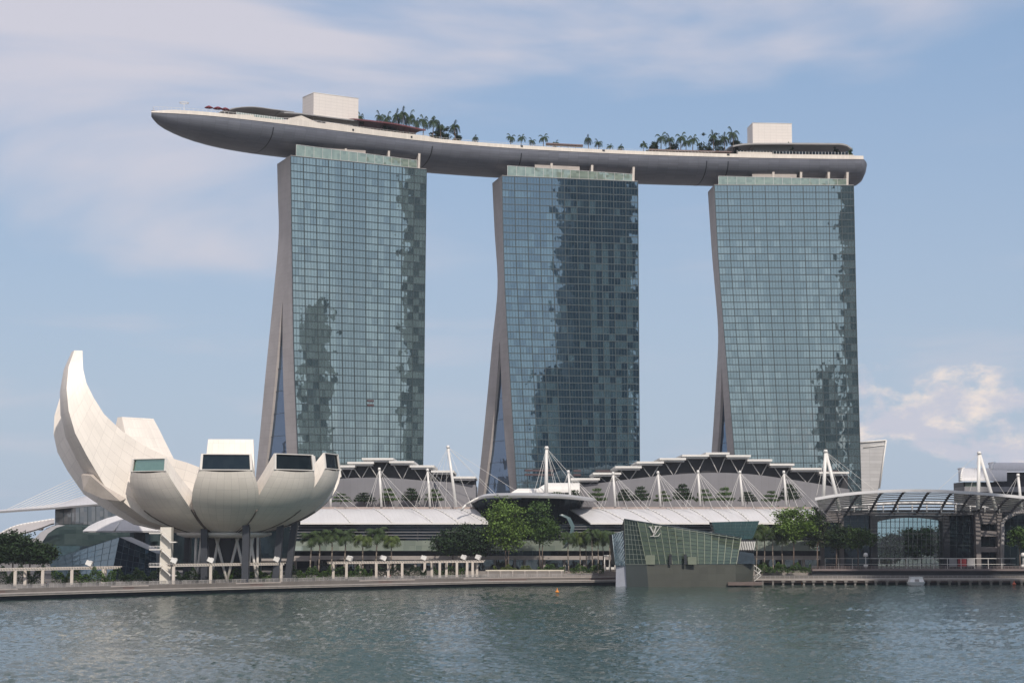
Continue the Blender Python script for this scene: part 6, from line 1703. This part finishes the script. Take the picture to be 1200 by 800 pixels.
for i, (px, py, w) in enumerate(((399.5, 578, 1.), (426.5, 577, 1.1), (455, 572, .95), (482, 572, .95), (508.5, 573, .95))): tier_tree(px, py, w, '%s tiered tree from the museum before the left hall wall' % hall1[i], i)
ords = ['first', 'second', 'third', 'fourth', 'fifth', 'sixth', 'seventh', 'eighth', 'ninth', 'tenth', 'eleventh', 'twelfth']
for i, (px, py, w) in enumerate(((653, 576, .9), (672, 574, 1.), (700, 572, .95), (731.5, 573, .9), (751, 570, .9), (776, 575, .9), (800.5, 567, 1.0), (825, 573, .95), (849.5, 571, .95), (876, 576, .9), (904, 575, .9), (925, 567, 1.05))): tier_tree(px, py, w, '%s tiered tree from the round pavilion before the long hall wall' % ords[i], i+2+(i//4))
# garden on the roof terrace
def rpos(px, v=-.35): q = deck_pt(tpx(px), v, ZE+.5); return q
def rpalm(px, pyc, label, w=1., v=-.35):
    q = rpos(px, v); h = max(1.2, zat(pyc, q.y)-q.z); palm('roof', q, label, (w, w, h/5.2), U_(0, 6), 'small palms on the roof terrace')
pl_ = [(436, 137, .8, 'lone small palm just right of the left lift box'), (459, 137, .9, 'low palm at the left end of the dense rooftop clump'), (467, 138, .9, 'second palm of the dense rooftop clump, above the maroon awning'), (478, 136, 1, 'third palm of the dense rooftop clump'),
       (485, 134, 1.05, 'highest palm over the maroon awning'), (492, 137, 1, 'fifth palm of the dense rooftop clump'), (499, 142, .9, 'sixth palm of the dense rooftop clump'), (508, 141, 1.1, 'palm just past the right end of the maroon awning'), (519, 142, 1.25, 'largest round headed palm on the roof terrace'),
       (527, 148, 1, 'palm above the dark bushes right of the largest palm'), (543.5, 148, 1.15, 'tall palm at the right end of the left rooftop garden'), (567, 161.5, .7, 'very small palm alone left of the middle tower'), (607.5, 160.5, .9, 'left palm of the pair above the left edge of the middle tower'),
       (619.5, 161, .85, 'right palm of the pair above the left edge of the middle tower'), (632, 165, .7, 'short palm left of the brown cabana roof'), (645, 161, .95, 'palm at the left end of the brown cabana roof'), (659, 167.5, .7, 'short palm over the brown cabana roof'),
       (697, 163, .85, 'left palm of the pair above the right half of the middle tower'), (709, 167, .85, 'right palm of the pair above the right half of the middle tower'), (722, 171, .7, 'first of two stubby palms past the middle tower'), (735, 172, .7, 'second of two stubby palms past the middle tower'),
       (761.5, 168.5, .85, 'palm alone left of the right rooftop garden'), (782, 161, 1.1, 'tallest palm at the left of the right rooftop garden'), (792, 163, 1.1, 'second palm of the right rooftop garden'), (805, 161, 1.1, 'third palm of the right rooftop garden'), (819, 163, 1.1, 'fourth palm of the right rooftop garden'),
       (811, 166, 1, 'low palm between the third and fourth of the right garden'), (843, 160, 1., 'palm over the dark bushes left of the right lift box'), (856, 162, 1., 'palm second from the right lift box'), (866, 157, 1.15, 'tallest palm beside the right lift box')]
for px, py, w, l in pl_: rpalm(px, py+.5, l, w)
def bush(px, pyt, w, h, label, seed, m=G_DARK):
    q = rpos(px, -.2); H = zat(pyt, q.y)-q.z
    mb, cs = crown_mb(q+Vector((0, 0, H*.5)), (w, w*.8, H*.55), 26, 34, .36, seed, hollow=.1)
    r = thing('rooftop_bush', label, 'bush', q, 'dark bushes on the roof terrace'); mb.build('foliage', m, r)
    tb = MB(); tb.tube(q, q+Vector((0, 0, H*.5)), .2, .1, 5); tb.build('stem', BARK, r)
bush(472, 138, 3.4, 3, 'dark bush inside the dense palm clump over the awning', 71); bush(533, 150, 3.6, 4, 'dark bush right of the largest rooftop palm', 72); bush(524, 153, 3., 3, 'low dark bush below the largest rooftop palm', 73); bush(548, 159.5, 2.6, 1.5, 'flat bush at the right end of the left rooftop garden', 79)
bush(774, 166.5, 2.9, 4, 'round dark bush at the left end of the right rooftop garden', 74); bush(797, 170, 3.6, 3, 'low bush among the right rooftop palms', 75); bush(834, 160.5, 3.4, 5, 'broad dark bush left of the right lift box, left one', 76); bush(848, 159, 3.8, 5, 'broad dark bush left of the right lift box, right one', 77)
bush(872, 162, 2.4, 4, 'dark bush touching the right lift box', 78); bush(933, 167.5, 1.6, 1.5, 'small bush right of the right lift box', 80, G_MID); bush(988, 173.5, 1.6, 1.2, 'small planter bush near the right end of the roof terrace', 81, G_MID); bush(1003, 172.5, 1.6, 1.2, 'planter bush at the very right end of the roof terrace', 82, G_MID)

# ------------------------------------------------------------------ the city across the bay, right of the picture (the hotel glass mirrors it)
def city():
    mb = MB(); mb.prism([(215, 380), (900, 380), (900, 690), (300, 690), (215, 500)], -1, 2.5); mb.build('far_shore', mat('shore_grey', (.2, .19, .17), .8), kind='structure')
    specs = [((287, 438), 52, 40, 300, 12, 'dark glass office tower nearest the water'), ((249, 436), 17, 30, 135, 12, 'lower dark office tower beside the one nearest the water'), ((306, 512), 15, 22, 180, 30, 'slim dark office tower between two larger ones'), ((367, 588), 66, 34, 330, 52, 'tallest dark office tower, farthest inland'),
             ((330, 545), 60, 22, 44, 40, 'long low office block'), ((255, 520), 16, 20, 76, 20, 'short office block at the shore corner')]
    for i, ((x, y), w, d, h, rz, l) in enumerate(specs):
        r = thing('office_tower', l, 'skyscraper', (x, y, 2.5), 'office towers across the bay')
        Mz = Matrix.Rotation(radians(rz), 3, 'Z')
        mb = MB(); mb.box((x, y, 2.5+h/2), (w, d, h), radians(rz)); mb.box((x, y, 2.5+h+3), (w*.6, d*.6, 6), radians(rz))
        for k in range(int(w/12)):
            for sg in (-1, 1): mb.box(Vector((x, y, 2.5+h/2))+Mz@Vector((-w/2+6+k*12, sg*(d/2+.3), 0)), (1.2, .6, h*.98), radians(rz))
        mb.build('tower_body', panel_mat('office_glass', (.010, .018, .026), 3., 3.6, 1.8, .35, .2, .5, spec=.3, tile=.5), r)
        mb = MB()
        for k in range(0, int(h/18)): mb.box((x, y, 12+k*18), (w+1., d+1., 1.3), radians(rz))
        mb.build('floor_band', mat('band_grey', (.03, .035, .04), .6), r)
city()

def distant_woods():
    rnd = random.Random(11); mb = MB()
    for k in range(1500):
        x = rnd.uniform(-1100, -190) if k % 3 else rnd.uniform(330, 1100); y = rnd.uniform(1050, 1180); h = 9+4*sin(x*.013)+3*sin(x*.051)+rnd.uniform(-2, 3)
        for _ in range(14): leaf_quad(mb, Vector((x+rnd.gauss(0, 5), y+rnd.gauss(0, 4), 3+h*rnd.random()**.7)), 2.4*rnd.uniform(.6, 1.3), rnd)
    mb.build('distant_woods', G_DARK, kind='stuff')
distant_woods()

# ------------------------------------------------------------------ humid air
def haze():
    mb = MB(); mb.box((0, 900, 200), (5200, 2600, 404)); o = mb.build('haze', bpy.data.materials.new('haze'), kind='stuff')
    m = o.data.materials[0]; m.use_nodes = True; nt = m.node_tree; nt.nodes.clear()
    out = nt.nodes.new('ShaderNodeOutputMaterial'); v = nt.nodes.new('ShaderNodeVolumePrincipled')
    v.inputs['Color'].default_value = (.80, .88, 1., 1); v.inputs['Density'].default_value = HAZE; v.inputs['Anisotropy'].default_value = .2
    nt.links.new(v.outputs[0], out.inputs['Volume'])
HAZE = .00006
haze()
